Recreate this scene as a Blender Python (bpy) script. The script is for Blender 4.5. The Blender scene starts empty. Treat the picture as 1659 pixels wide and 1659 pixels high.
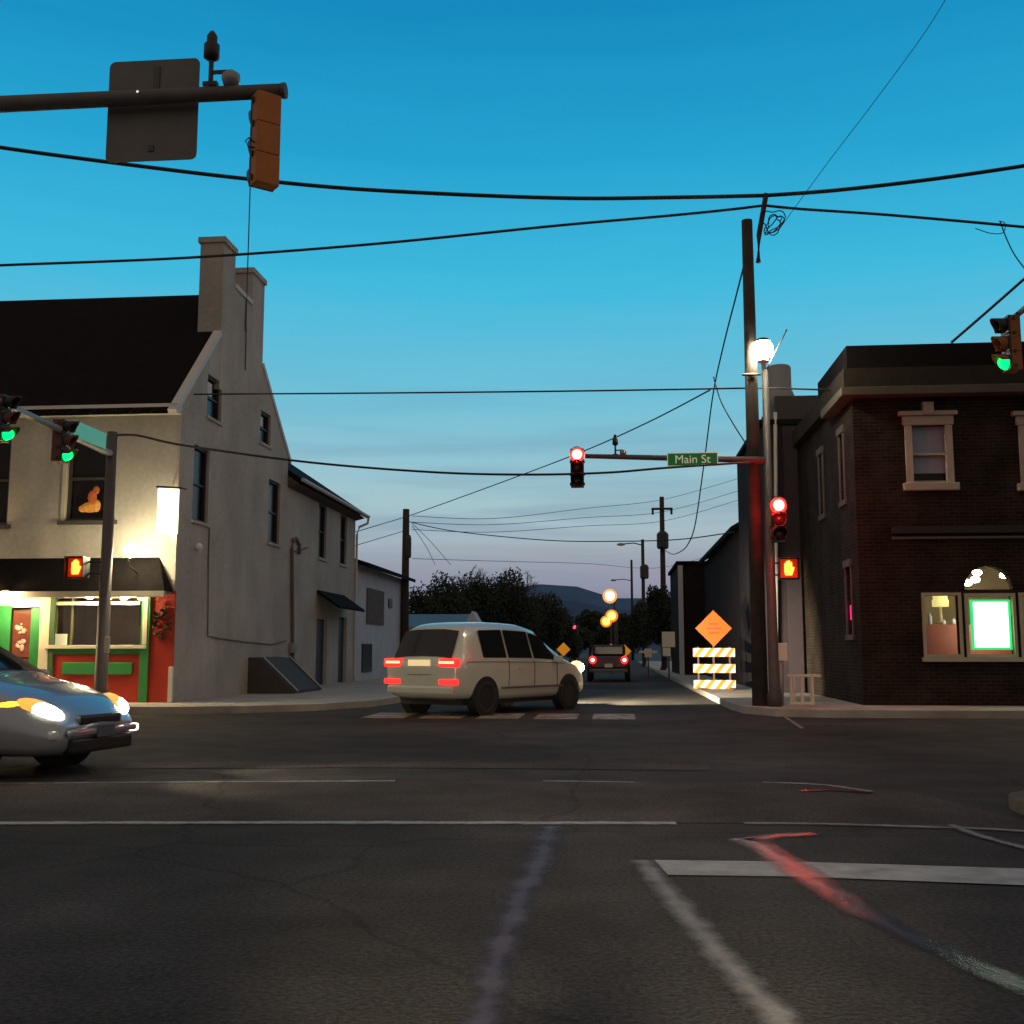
import bpy, bmesh, math, random
from mathutils import Vector, Matrix, geometry
random.seed(7)
R = math.radians
sc = bpy.context.scene
C = sc.collection

# ------------------------------------------------------------------ camera
F, CX, CY = 1780.0, 829.5, 829.5
YAW, PITCH, CAMH = R(5.3), R(7.2), 1.25
cd = bpy.data.cameras.new("camera"); cam = bpy.data.objects.new("camera", cd); C.objects.link(cam)
cd.sensor_width = 36; cd.lens = 36 * F / 1659; cd.clip_start = 0.05; cd.clip_end = 6000
cam.location = (0, 0, CAMH); cam.rotation_euler = (R(90) + PITCH, 0, YAW)
sc.camera = cam

# ------------------------------------------------------------------ world: dusk sky
w = bpy.data.worlds.new("World"); sc.world = w; w.use_nodes = True
nt = w.node_tree; nt.nodes.clear()
def N(t, **k):
    n = nt.nodes.new(t)
    for a, b in k.items(): setattr(n, a, b)
    return n
def s2l(c): return tuple(((x/255)/12.92 if x/255 <= .04045 else ((x/255+.055)/1.055)**2.4) for x in c)
out = N('ShaderNodeOutputWorld'); bg = N('ShaderNodeBackground'); bg.inputs[1].default_value = 1.0
tc = N('ShaderNodeTexCoord'); sep = N('ShaderNodeSeparateXYZ')
nt.links.new(tc.outputs['Generated'], sep.inputs[0])
mp = N('ShaderNodeMapping'); mp.inputs['Scale'].default_value = (2.2, 2.2, 26)
mp.inputs['Rotation'].default_value = (R(3), R(-5), 0)
nt.links.new(tc.outputs['Generated'], mp.inputs[0])
nz = N('ShaderNodeTexNoise'); nz.inputs['Scale'].default_value = 1.7; nz.inputs['Detail'].default_value = 7; nz.inputs['Distortion'].default_value = .35
nt.links.new(mp.outputs[0], nz.inputs['Vector'])
wob = N('ShaderNodeMath', operation='MULTIPLY_ADD'); wob.inputs[1].default_value = .045
sub = N('ShaderNodeMath', operation='SUBTRACT'); sub.inputs[1].default_value = .5
nt.links.new(nz.outputs[0], sub.inputs[0]); nt.links.new(sub.outputs[0], wob.inputs[0]); nt.links.new(sep.outputs[2], wob.inputs[2])
ramp = N('ShaderNodeValToRGB'); nt.links.new(wob.outputs[0], ramp.inputs[0])
stops = [(0.0, (66, 80, 116)), (.030, (98, 106, 140)), (.055, (142, 142, 164)), (.078, (150, 158, 172)), (.102, (164, 184, 194)), (.132, (160, 194, 202)),
         (.218, (112, 190, 213)), (.324, (60, 184, 220)), (.42, (32, 162, 208)), (.524, (14, 138, 190)), (1.0, (12, 84, 140))]
el = ramp.color_ramp.elements
while len(el) < len(stops): el.new(.5)
for e, (p, c) in zip(el, stops): e.position = p; e.color = (*s2l(c), 1)
# streaky low clouds
cr = N('ShaderNodeValToRGB'); cr.color_ramp.elements[0].position = .44; cr.color_ramp.elements[1].position = .66
nt.links.new(nz.outputs[0], cr.inputs[0])
band = N('ShaderNodeMapRange'); band.inputs[1].default_value = .02; band.inputs[2].default_value = .27; band.inputs[3].default_value = .75; band.inputs[4].default_value = 0
nt.links.new(sep.outputs[2], band.inputs[0])
mul = N('ShaderNodeMath', operation='MULTIPLY'); nt.links.new(cr.outputs[0], mul.inputs[0]); nt.links.new(band.outputs[0], mul.inputs[1])
mixc = N('ShaderNodeMixRGB'); mixc.inputs[2].default_value = (*s2l((120, 138, 164)), 1)
nt.links.new(mul.outputs[0], mixc.inputs[0]); nt.links.new(ramp.outputs[0], mixc.inputs[1])
# a share of the physical twilight sky on top
sky = N('ShaderNodeTexSky', sky_type='NISHITA'); sky.sun_disc = False; sky.sun_elevation = R(-3); sky.sun_rotation = R(0)
skm = N('ShaderNodeMixRGB', blend_type='ADD'); skm.inputs[0].default_value = .05
nt.links.new(mixc.outputs[0], skm.inputs[1]); nt.links.new(sky.outputs[0], skm.inputs[2])
# away from the afterglow an added grey-brown sky, out of view, warms the fill
fy = N('ShaderNodeMapRange', interpolation_type='SMOOTHSTEP'); fy.inputs[1].default_value = .30; fy.inputs[2].default_value = .70
nt.links.new(sep.outputs[1], fy.inputs[0])
warm_fill = N('ShaderNodeMixRGB'); warm_fill.inputs[1].default_value = (.275, .222, .185, 1); nt.links.new(fy.outputs[0], warm_fill.inputs[0]); nt.links.new(skm.outputs[0], warm_fill.inputs[2])
nt.links.new(warm_fill.outputs[0], bg.inputs[0]); nt.links.new(bg.outputs[0], out.inputs[0])

sl = bpy.data.lights.new("sun", 'SUN'); so = bpy.data.objects.new("sun", sl); C.objects.link(so)
sl.energy = .03; sl.angle = R(20); sl.color = (1, .75, .6); so.rotation_euler = (R(-86), 0, 0)
# low beams of the car the photograph is taken from: the warm pool on the road and the lit signs ahead are theirs
for sx in (-.62, .62):
    hl_ = bpy.data.lights.new("headlamp_beam", 'SPOT'); ho = bpy.data.objects.new("headlamp_beam", hl_); C.objects.link(ho)
    ho.location = (sx, .9, .66); ho.rotation_euler = (R(90 - 2.6), 0, R(2 - 2.5 * sx)); hl_.energy = 1300; hl_.color = (1, .84, .60)
    hl_.spot_size = R(32); hl_.spot_blend = 1; hl_.shadow_soft_size = .08
sc.view_settings.view_transform = 'Standard'; sc.view_settings.look = 'None'
sc.view_settings.exposure = 0; sc.view_settings.gamma = 1
sc.cycles.use_denoising = True; sc.cycles.sample_clamp_indirect = 4; sc.cycles.max_bounces = 6
sc.cycles.caustics_reflective = False; sc.cycles.caustics_refractive = False

# ------------------------------------------------------------------ pixel helpers (photo is 1659 square)
RM = Matrix.Rotation(YAW, 3, 'Z') @ Matrix.Rotation(R(90) + PITCH, 3, 'X')
CAMP = Vector((0, 0, CAMH))
def ray(px, py): return RM @ Vector(((px - CX) / F, -(py - CY) / F, -1))
def pY(px, py, Y): d = ray(px, py); return CAMP + d * (Y / d.y)
def pX(px, py, X): d = ray(px, py); return CAMP + d * (X / d.x)
def pG(px, py, z=0.0): d = ray(px, py); return CAMP + d * ((z - CAMH) / d.z)

# ------------------------------------------------------------------ materials
MATS = {}
def mat(name, col, rough=.7, metal=0, emit=None, es=0, var=0.0, vscale=3.0, bump=0.0, bscale=40.0, spec=.5, coat=0):
    if name in MATS: return MATS[name]
    m = bpy.data.materials.new(name); m.use_nodes = True; t = m.node_tree; b = t.nodes['Principled BSDF']
    b.inputs['Base Color'].default_value = (*col, 1); b.inputs['Roughness'].default_value = rough
    b.inputs['Metallic'].default_value = metal; b.inputs['Specular IOR Level'].default_value = spec
    b.inputs['Coat Weight'].default_value = coat
    if emit: b.inputs['Emission Color'].default_value = (*emit, 1); b.inputs['Emission Strength'].default_value = es
    if var or bump:
        co = t.nodes.new('ShaderNodeTexCoord')
        n = t.nodes.new('ShaderNodeTexNoise'); n.inputs['Scale'].default_value = vscale; n.inputs['Detail'].default_value = 7
        n.inputs['Roughness'].default_value = .65
        t.links.new(co.outputs['Object'], n.inputs['Vector'])
        if var:
            mr = t.nodes.new('ShaderNodeMapRange'); mr.inputs[1].default_value = .3; mr.inputs[2].default_value = .7
            mr.inputs[3].default_value = 1 - var; mr.inputs[4].default_value = 1 + var
            t.links.new(n.outputs[0], mr.inputs[0])
            mx = t.nodes.new('ShaderNodeMixRGB'); mx.blend_type = 'MULTIPLY'; mx.inputs[0].default_value = 1
            mx.inputs[1].default_value = (*col, 1); t.links.new(mr.outputs[0], mx.inputs[2]); t.links.new(mx.outputs[0], b.inputs['Base Color'])
            mr2 = t.nodes.new('ShaderNodeMapRange'); mr2.inputs[3].default_value = rough * .9; mr2.inputs[4].default_value = min(1, rough * 1.1)
            t.links.new(n.outputs[0], mr2.inputs[0]); t.links.new(mr2.outputs[0], b.inputs['Roughness'])
        if bump:
            n2 = t.nodes.new('ShaderNodeTexNoise'); n2.inputs['Scale'].default_value = bscale; n2.inputs['Detail'].default_value = 4
            t.links.new(co.outputs['Object'], n2.inputs['Vector'])
            bp = t.nodes.new('ShaderNodeBump'); bp.inputs['Strength'].default_value = bump; bp.inputs['Distance'].default_value = .02
            t.links.new(n2.outputs[0], bp.inputs['Height']); t.links.new(bp.outputs[0], b.inputs['Normal'])
    MATS[name] = m; return m
def emis(name, col, s):
    if name in MATS: return MATS[name]
    return mat(name, tuple(min(.8, c) for c in col), .4, emit=col, es=s)
def brickmat(name, c1, c2, mortar, scale, axis='XZ'):
    m = bpy.data.materials.new(name); m.use_nodes = True; t = m.node_tree; b = t.nodes['Principled BSDF']; b.inputs['Roughness'].default_value = .9; b.inputs['Specular IOR Level'].default_value = .08
    co = t.nodes.new('ShaderNodeTexCoord'); sp = t.nodes.new('ShaderNodeSeparateXYZ'); cb = t.nodes.new('ShaderNodeCombineXYZ'); ad = t.nodes.new('ShaderNodeMath')
    t.links.new(co.outputs['Object'], sp.inputs[0]); t.links.new(sp.outputs[0], ad.inputs[0]); t.links.new(sp.outputs[1], ad.inputs[1])
    t.links.new(ad.outputs[0], cb.inputs[0]); t.links.new(sp.outputs[2], cb.inputs[1])
    br = t.nodes.new('ShaderNodeTexBrick'); br.inputs['Color1'].default_value = (*c1, 1); br.inputs['Color2'].default_value = (*c2, 1); br.inputs['Mortar'].default_value = (*mortar, 1)
    br.inputs['Scale'].default_value = scale; br.inputs['Brick Width'].default_value = .22; br.inputs['Row Height'].default_value = .075; br.inputs['Mortar Size'].default_value = .01
    t.links.new(cb.outputs[0], br.inputs['Vector'])
    n = t.nodes.new('ShaderNodeTexNoise'); n.inputs['Scale'].default_value = 1.3; n.inputs['Detail'].default_value = 6; t.links.new(co.outputs['Object'], n.inputs['Vector'])
    mr = t.nodes.new('ShaderNodeMapRange'); mr.inputs[1].default_value = .3; mr.inputs[2].default_value = .7; mr.inputs[3].default_value = .6; mr.inputs[4].default_value = 1.3; t.links.new(n.outputs[0], mr.inputs[0])
    mx = t.nodes.new('ShaderNodeMixRGB'); mx.blend_type = 'MULTIPLY'; mx.inputs[0].default_value = 1
    t.links.new(br.outputs[0], mx.inputs[1]); t.links.new(mr.outputs[0], mx.inputs[2]); t.links.new(mx.outputs[0], b.inputs['Base Color'])
    bp = t.nodes.new('ShaderNodeBump'); bp.inputs['Strength'].default_value = .4; bp.inputs['Distance'].default_value = .01; bp.invert = True
    t.links.new(br.outputs['Fac'], bp.inputs['Height']); t.links.new(bp.outputs[0], b.inputs['Normal'])
    MATS[name] = m; return m

def asphalt(name, col):
    m = mat(name, col, .9, spec=.12); t = m.node_tree; b = t.nodes['Principled BSDF']; co = t.nodes.new('ShaderNodeTexCoord'); prev = None
    for sc_, lo, hi, a, z in ((.22, .62, 1.5, .35, .65), (1.6, .8, 1.25, .3, .7), (38, .62, 1.42, .3, .7), (95, .7, 1.35, .3, .7)):
        n = t.nodes.new('ShaderNodeTexNoise'); n.inputs['Scale'].default_value = sc_; n.inputs['Detail'].default_value = 3; t.links.new(co.outputs['Object'], n.inputs['Vector'])
        mr = t.nodes.new('ShaderNodeMapRange'); mr.inputs[1].default_value = a; mr.inputs[2].default_value = z; mr.inputs[3].default_value = lo; mr.inputs[4].default_value = hi; t.links.new(n.outputs[0], mr.inputs[0])
        mx = t.nodes.new('ShaderNodeMixRGB'); mx.blend_type = 'MULTIPLY'; mx.inputs[0].default_value = 1; mx.inputs[1].default_value = (*col, 1)
        if prev: t.links.new(prev.outputs[0], mx.inputs[1])
        t.links.new(mr.outputs[0], mx.inputs[2]); prev = mx
        if sc_ == 38: bp = t.nodes.new('ShaderNodeBump'); bp.inputs['Strength'].default_value = .5; bp.inputs['Distance'].default_value = .015; t.links.new(n.outputs[0], bp.inputs['Height']); t.links.new(bp.outputs[0], b.inputs['Normal'])
    # sealed hairline cracks
    v = t.nodes.new('ShaderNodeTexVoronoi'); v.feature = 'DISTANCE_TO_EDGE'; v.inputs['Scale'].default_value = .33
    nn = t.nodes.new('ShaderNodeTexNoise'); nn.inputs['Scale'].default_value = 1.1; nn.inputs['Detail'].default_value = 5; t.links.new(co.outputs['Object'], nn.inputs['Vector'])
    mv = t.nodes.new('ShaderNodeMixRGB'); mv.inputs[0].default_value = .35; t.links.new(co.outputs['Object'], mv.inputs[1]); t.links.new(nn.outputs['Color'], mv.inputs[2]); t.links.new(mv.outputs[0], v.inputs['Vector'])
    mr = t.nodes.new('ShaderNodeMapRange'); mr.inputs[1].default_value = .002; mr.inputs[2].default_value = .006; mr.inputs[3].default_value = .74; mr.inputs[4].default_value = 1; t.links.new(v.outputs[0], mr.inputs[0])
    mx = t.nodes.new('ShaderNodeMixRGB'); mx.blend_type = 'MULTIPLY'; mx.inputs[0].default_value = 1; t.links.new(prev.outputs[0], mx.inputs[1]); t.links.new(mr.outputs[0], mx.inputs[2]); t.links.new(mx.outputs[0], b.inputs['Base Color'])
    return m
M_asph = asphalt('asphalt', (.050, .045, .040))
M_asph2 = asphalt('asphalt_brown', (.070, .056, .047))
M_side = mat('concrete', (.40, .37, .32), .85, var=.25, vscale=1.2, bump=.2)
M_ground = mat('earth', (.03, .035, .03), .95, var=.3, vscale=.1)
def ragged(name, col, rough, spec, thr, sc_=5.0):
    m = mat(name, col, rough, var=.35, vscale=4, bump=.2, bscale=50, spec=spec); t = m.node_tree; b = t.nodes['Principled BSDF']; o = t.nodes['Material Output']
    co = t.nodes.new('ShaderNodeTexCoord'); n = t.nodes.new('ShaderNodeTexNoise'); n.inputs['Scale'].default_value = sc_; n.inputs['Detail'].default_value = 9; n.inputs['Roughness'].default_value = .72
    t.links.new(co.outputs['Object'], n.inputs['Vector'])
    at = t.nodes.new('ShaderNodeAttribute'); at.attribute_name = 'edge'
    ma = t.nodes.new('ShaderNodeMath'); ma.operation = 'MULTIPLY_ADD'; ma.inputs[1].default_value = -1.0; t.links.new(at.outputs['Fac'], ma.inputs[0])
    nm = t.nodes.new('ShaderNodeMath'); nm.operation = 'MULTIPLY_ADD'; nm.inputs[1].default_value = 1.5; nm.inputs[2].default_value = .25; t.links.new(n.outputs[0], nm.inputs[0]); t.links.new(nm.outputs[0], ma.inputs[2])
    mr = t.nodes.new('ShaderNodeMapRange'); mr.inputs[1].default_value = thr - .25; mr.inputs[2].default_value = thr + .55; t.links.new(ma.outputs[0], mr.inputs[0])
    tr = t.nodes.new('ShaderNodeBsdfTransparent'); mx = t.nodes.new('ShaderNodeMixShader'); t.links.new(mr.outputs[0], mx.inputs[0]); t.links.new(tr.outputs[0], mx.inputs[1]); t.links.new(b.outputs[0], mx.inputs[2]); t.links.new(mx.outputs[0], o.inputs[0])
    return m
M_paint = ragged('road_paint', (.36, .355, .33), .65, .3, .30)
M_worn = ragged('worn_paint', (.22, .21, .195), .7, .3, .33)
M_tar = ragged('tar', (.082, .066, .078), .6, .12, .34, 4)
M_wet = ragged('smooth_tar', (.026, .020, .024), .22, .22, .33, 4)
M_stucco = mat('stucco', (.46, .43, .385), .92, bump=.35, bscale=22)
_t = M_stucco.node_tree; _co = _t.nodes.new('ShaderNodeTexCoord'); _prev = None
for _sc, _lo, _hi in (((.45, .45, .4), .84, 1.14), ((1.6, 1.6, .22), .94, 1.05), ((6, 6, 6), .92, 1.08)):
    _mp = _t.nodes.new('ShaderNodeMapping'); _mp.inputs['Scale'].default_value = _sc; _t.links.new(_co.outputs['Object'], _mp.inputs[0])
    _n = _t.nodes.new('ShaderNodeTexNoise'); _n.inputs['Scale'].default_value = 1.6; _n.inputs['Detail'].default_value = 7; _t.links.new(_mp.outputs[0], _n.inputs['Vector'])
    _mr = _t.nodes.new('ShaderNodeMapRange'); _mr.inputs[1].default_value = .32; _mr.inputs[2].default_value = .68; _mr.inputs[3].default_value = _lo; _mr.inputs[4].default_value = _hi; _t.links.new(_n.outputs[0], _mr.inputs[0])
    _mx = _t.nodes.new('ShaderNodeMixRGB'); _mx.blend_type = 'MULTIPLY'; _mx.inputs[0].default_value = 1; _mx.inputs[1].default_value = (.46, .43, .385, 1)
    if _prev: _t.links.new(_prev.outputs[0], _mx.inputs[1])
    _t.links.new(_mr.outputs[0], _mx.inputs[2]); _prev = _mx
_t.links.new(_prev.outputs[0], _t.nodes['Principled BSDF'].inputs['Base Color'])
M_trimw = mat('white_trim', (.62, .62, .60), .6, var=.08)
M_roof = mat('dark_shingle', (.012, .010, .010), .95, spec=.08, var=.3, vscale=6, bump=.5, bscale=14)
M_dark = mat('dark_metal', (.03, .03, .033), .5)
M_glass = mat('dark_glass', (.008, .008, .009), .2, spec=.25)
M_curtain = mat('curtain', (.7, .74, .74), .8)
M_redp = mat('red_paint', (.42, .030, .012), .5, var=.12)
M_greenp = mat('green_paint', (.03, .23, .06), .5, var=.12)
M_cream = mat('cream_paint', (.66, .62, .48), .55, var=.06)
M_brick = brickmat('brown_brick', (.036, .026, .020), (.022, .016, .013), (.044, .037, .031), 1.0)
M_stone = mat('limestone', (.40, .37, .31), .8, var=.15, vscale=2, bump=.2)
M_wood = mat('pole_wood', (.045, .034, .027), .85, var=.35, vscale=4, bump=.3)
M_galv = mat('galvanised', (.34, .35, .35), .5, .6, var=.15, vscale=5)
M_arm = mat('arm_steel', (.13, .12, .115), .6, .3, var=.2, vscale=4)
M_yel = mat('signal_yellow', (.50, .16, .03), .55, var=.12, vscale=6)
M_black = mat('black_plastic', (.015, .015, .016), .45)
M_wire = mat('wire_rubber', (.012, .012, .014), .6)
M_alu = mat('sign_back', (.15, .15, .145), .6, .35, var=.15, vscale=3)
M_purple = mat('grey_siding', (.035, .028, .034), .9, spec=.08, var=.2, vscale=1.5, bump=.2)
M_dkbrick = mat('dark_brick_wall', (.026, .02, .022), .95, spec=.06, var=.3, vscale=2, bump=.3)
M_white = mat('white_siding', (.55, .56, .60), .75, var=.1, vscale=1.5)
M_rubber = mat('tyre_rubber', (.012, .012, .012), .8)
M_rim = mat('alloy_rim', (.45, .45, .45), .35, .8)
M_champ = mat('champagne_paint', (.58, .62, .54), .28, .2, coat=.8)
M_silver = mat('silver_blue_paint', (.40, .45, .50), .25, .4, coat=.7)
M_chrome = mat('chrome', (.6, .6, .6), .2, 1)
M_leaf = mat('dark_leaf', (.022, .032, .020), .9, var=.4, vscale=1)
M_bark = mat('bark', (.04, .035, .03), .9)
M_hill = mat('hazy_hill', (.045, .085, .17), 1, var=.2, vscale=.02)  # distance haze painted in as blue base colour
M_bluetin = mat('blue_tin', (.10, .17, .24), .5, var=.1)
M_clear = bpy.data.materials.new('clear_glass'); M_clear.use_nodes = True
_t = M_clear.node_tree; _t.nodes.clear(); _o = _t.nodes.new('ShaderNodeOutputMaterial'); _m = _t.nodes.new('ShaderNodeMixShader'); _m.inputs[0].default_value = .07
_a = _t.nodes.new('ShaderNodeBsdfTransparent'); _b = _t.nodes.new('ShaderNodeBsdfGlossy'); _b.inputs['Roughness'].default_value = .03
_t.links.new(_a.outputs[0], _m.inputs[1]); _t.links.new(_b.outputs[0], _m.inputs[2]); _t.links.new(_m.outputs[0], _o.inputs[0])

# ------------------------------------------------------------------ mesh helpers
class MB:
    def __init__(s): s.v = []; s.f = []; s.smooth = False
    def add(s, vs, fs):
        k = len(s.v); s.v += [tuple(v) for v in vs]; s.f += [tuple(i + k for i in f) for f in fs]; return s
    def box(s, c, d, rz=0.0, rx=0.0, ry=0.0, bev=0.0):
        M = Matrix.Translation(Vector(c)) @ Matrix.Rotation(rz, 4, 'Z') @ Matrix.Rotation(ry, 4, 'Y') @ Matrix.Rotation(rx, 4, 'X')
        if bev:
            bm = bmesh.new(); bmesh.ops.create_cube(bm, size=1)
            for v in bm.verts: v.co = Vector((v.co.x * d[0], v.co.y * d[1], v.co.z * d[2]))
            bmesh.ops.bevel(bm, geom=bm.edges[:], offset=bev, segments=2, affect='EDGES', profile=.6)
            bm.verts.index_update()
            s.add([M @ v.co for v in bm.verts], [[v.index for v in f.verts] for f in bm.faces]); bm.free(); return s
        vs = [M @ Vector((x * d[0] / 2, y * d[1] / 2, z * d[2] / 2)) for x in (-1, 1) for y in (-1, 1) for z in (-1, 1)]
        return s.add(vs, [(0, 1, 3, 2), (4, 6, 7, 5), (0, 4, 5, 1), (2, 3, 7, 6), (0, 2, 6, 4), (1, 5, 7, 3)])
    def b2(s, a, b, bev=0):
        a = Vector(a); b = Vector(b); return s.box((a + b) / 2, [abs(x) for x in (b - a)], bev=bev)
    def tube(s, pts, r, n=8, r1=None, caps=True):
        pts = [Vector(p) for p in pts]; rings = []; L = len(pts)
        for i, p in enumerate(pts):
            d = (pts[min(i + 1, L - 1)] - pts[max(i - 1, 0)]).normalized()
            u = d.cross(Vector((0, 0, 1)));
            if u.length < .05: u = d.cross(Vector((1, 0, 0)))
            u.normalize(); v = d.cross(u); rr = r if r1 is None else r + (r1 - r) * i / (L - 1)
            rings.append([p + (u * math.cos(2 * math.pi * k / n) + v * math.sin(2 * math.pi * k / n)) * rr for k in range(n)])
        vs = [q for g in rings for q in g]; fs = []
        for i in range(L - 1):
            for k in range(n): fs.append((i * n + k, i * n + (k + 1) % n, (i + 1) * n + (k + 1) % n, (i + 1) * n + k))
        if caps: fs.append(tuple(range(n))[::-1]); fs.append(tuple((L - 1) * n + k for k in range(n)))
        return s.add(vs, fs)
    def lathe(s, c, prof, n=20, axis=Vector((0, 0, 1))):
        M = Vector((0, 0, 1)).rotation_difference(Vector(axis)).to_matrix(); vs = []; fs = []
        for (r, z) in prof:
            for k in range(n): vs.append(Vector(c) + M @ Vector((r * math.cos(2 * math.pi * k / n), r * math.sin(2 * math.pi * k / n), z)))
        for i in range(len(prof) - 1):
            for k in range(n): fs.append((i * n + k, i * n + (k + 1) % n, (i + 1) * n + (k + 1) % n, (i + 1) * n + k))
        if prof[0][0] > 1e-4: fs.append(tuple(range(n))[::-1])
        if prof[-1][0] > 1e-4: fs.append(tuple((len(prof) - 1) * n + k for k in range(n)))
        return s.add(vs, fs)
    def ball(s, c, r, n=16, sx=1, sy=1, sz=1, M=None):
        m = n // 2; vs = []; fs = []
        for i in range(m + 1):
            a = math.pi * i / m
            for k in range(n):
                q = Vector((r * sx * math.sin(a) * math.cos(2 * math.pi * k / n), r * sy * math.sin(a) * math.sin(2 * math.pi * k / n), r * sz * math.cos(a)))
                vs.append(Vector(c) + (M @ q if M else q))
        for i in range(m):
            for k in range(n): fs.append((i * n + k, (i + 1) * n + k, (i + 1) * n + (k + 1) % n, i * n + (k + 1) % n))
        return s.add(vs, fs)
    def prism(s, poly, d):      # polygon of Vectors extruded by vector d
        poly = [Vector(p) for p in poly]; n = len(poly); d = Vector(d)
        fs = [tuple(range(n))[::-1], tuple(range(n, 2 * n))] + [(i, (i + 1) % n, n + (i + 1) % n, n + i) for i in range(n)]
        return s.add(poly + [p + d for p in poly], fs)
    def holed(s, o, u, v, nrm, outer, holes, depth):   # wall face with real openings and reveals
        o, u, v, nrm = map(Vector, (o, u, v, nrm)); P = lambda a, b, dd=0: o + u * a + v * b - nrm * dd
        loops = [[Vector((a, b, 0)) for a, b in outer]] + [[Vector((a, b, 0)) for a, b in h] for h in holes]
        flat = [p for l in loops for p in l]; tris = geometry.tessellate_polygon(loops)
        s.add([P(p.x, p.y) for p in flat], tris)
        for h in holes:
            n = len(h)
            s.add([P(a, b) for a, b in h] + [P(a, b, depth) for a, b in h], [(i, (i + 1) % n, n + (i + 1) % n, n + i) for i in range(n)])
        return s
    def build(s, name, m, parent=None, smooth=False, sub=0):
        me = bpy.data.meshes.new(name); me.from_pydata(s.v, [], s.f)
        bm = bmesh.new(); bm.from_mesh(me); bmesh.ops.recalc_face_normals(bm, faces=bm.faces); bm.to_mesh(me); bm.free()
        me.materials.append(m); o = bpy.data.objects.new(name, me); C.objects.link(o)
        if parent: o.parent = parent
        if smooth:
            for p in me.polygons: p.use_smooth = True
        if sub: md = o.modifiers.new('sub', 'SUBSURF'); md.levels = sub; md.render_levels = sub
        return o
def tag(o, label, cat, group=None, kind=None):
    o['label'] = label; o['category'] = cat
    if group: o['group'] = group
    if kind: o['kind'] = kind
    return o
def thing(name, label, cat, group=None, loc=(0, 0, 0), rz=0.0):
    o = bpy.data.objects.new(name, None); C.objects.link(o); o.location = loc; o.rotation_euler = (0, 0, rz); o.empty_display_size = .1
    return tag(o, label, cat, group)
def struct(name, mb, m):
    o = mb.build(name, m); o['kind'] = 'structure'; return o
def text(name, s, size, m, parent, loc, rot, xs=1.0, off=0.0):
    c = bpy.data.curves.new(name, 'FONT'); c.body = s; c.size = size; c.align_x = 'CENTER'; c.align_y = 'CENTER'; c.extrude = .003; c.offset = off
    c.materials.append(m); o = bpy.data.objects.new(name, c); C.objects.link(o); o.parent = parent; o.location = loc; o.rotation_euler = rot; o.scale = (xs, 1, 1)
    bpy.context.view_layer.update(); me = bpy.data.meshes.new_from_object(o.evaluated_get(bpy.context.evaluated_depsgraph_get()))
    q = bpy.data.objects.new(name, me); C.objects.link(q); q.parent = parent; q.location = loc; q.rotation_euler = rot; q.scale = (xs, 1, 1); bpy.data.objects.remove(o); q.name = name; return q
def dup(root, loc, rz, label, group=None):
    r = root.copy(); C.objects.link(r); r.location = loc; r.rotation_euler = (0, 0, rz); r['label'] = label
    if group: r['group'] = group
    for ch in list(root.children):
        c = ch.copy(); C.objects.link(c); c.parent = r
        for g in ch.children: d = g.copy(); C.objects.link(d); d.parent = c
    return r
def rect(a, b, c, d): return [(a, b), (c, b), (c, d), (a, d)]

# ================================================================== GROUND
struct('ground', MB().add([(-2500, -300, -.03), (2500, -300, -.03), (2500, 3000, -.03), (-2500, 3000, -.03)], [(0, 1, 2, 3)]), M_ground)
LC, RC, FY = -5.2, 2.45, 21.3      # street kerbs and the far kerb of the cross street
struct('road', MB().add([(-90, -12, 0), (90, -12, 0), (90, 24.5, 0), (-90, 24.5, 0), (LC - .6, 24.5, 0), (RC + .6, 24.5, 0), (RC + .6, 420, 0), (LC - .6, 420, 0)],
       [(0, 1, 2, 3), (4, 5, 6, 7)]), M_asph)
def corner(xk, yk, sx, sy, rad, xfar, yfar, n=10):       # rounded pavement corner polygon at (xk,yk); pavement lies at sx,sy of it
    pts = [(xk, yfar)]
    cx, cy = xk + sx * rad, yk + sy * rad
    for i in range(n + 1):
        a = math.pi / 2 * i / n
        pts.append((cx - sx * rad * math.cos(a), cy - sy * rad * math.sin(a)))
    pts += [(xfar, yk), (xfar, yfar)]
    return pts
def pavement(name, pts, h=.145, m_=None):
    m = MB().prism([(x, y, -.02) for x, y in pts], (0, 0, h + .02)); o = struct(name, m, m_ or M_side)
    return o
lp = [(LC, 120), (LC, 26.5), (LC - .25, 24.6), (LC - 1.0, 22.9), (LC - 2.2, 21.9), (LC - 3.6, 21.45), (LC - 5, FY), (-90, FY - .6), (-90, 120)]
pavement('pavement_left', lp)
rp = [(RC, 120), (RC, 24.2), (RC + .12, 22.7), (RC + .6, 21.75), (RC + 1.4, 21.45), (RC + 3, 21.4), (90, 23.0), (90, 120)]
pavement('pavement_right', rp)
pavement('pavement_near_right', corner(pG(1634, 1290, .1).x, pG(1650, 1274, .1).y, 1, -1, .8, 60, -12), .09, mat('dirty_kerb', (.13, .115, .095), .9, var=.3, vscale=3, bump=.3, spec=.1))
pavement('pavement_near_left', corner(-8.2, 8.8, -1, -1, 3.0, -60, -12))

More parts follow.
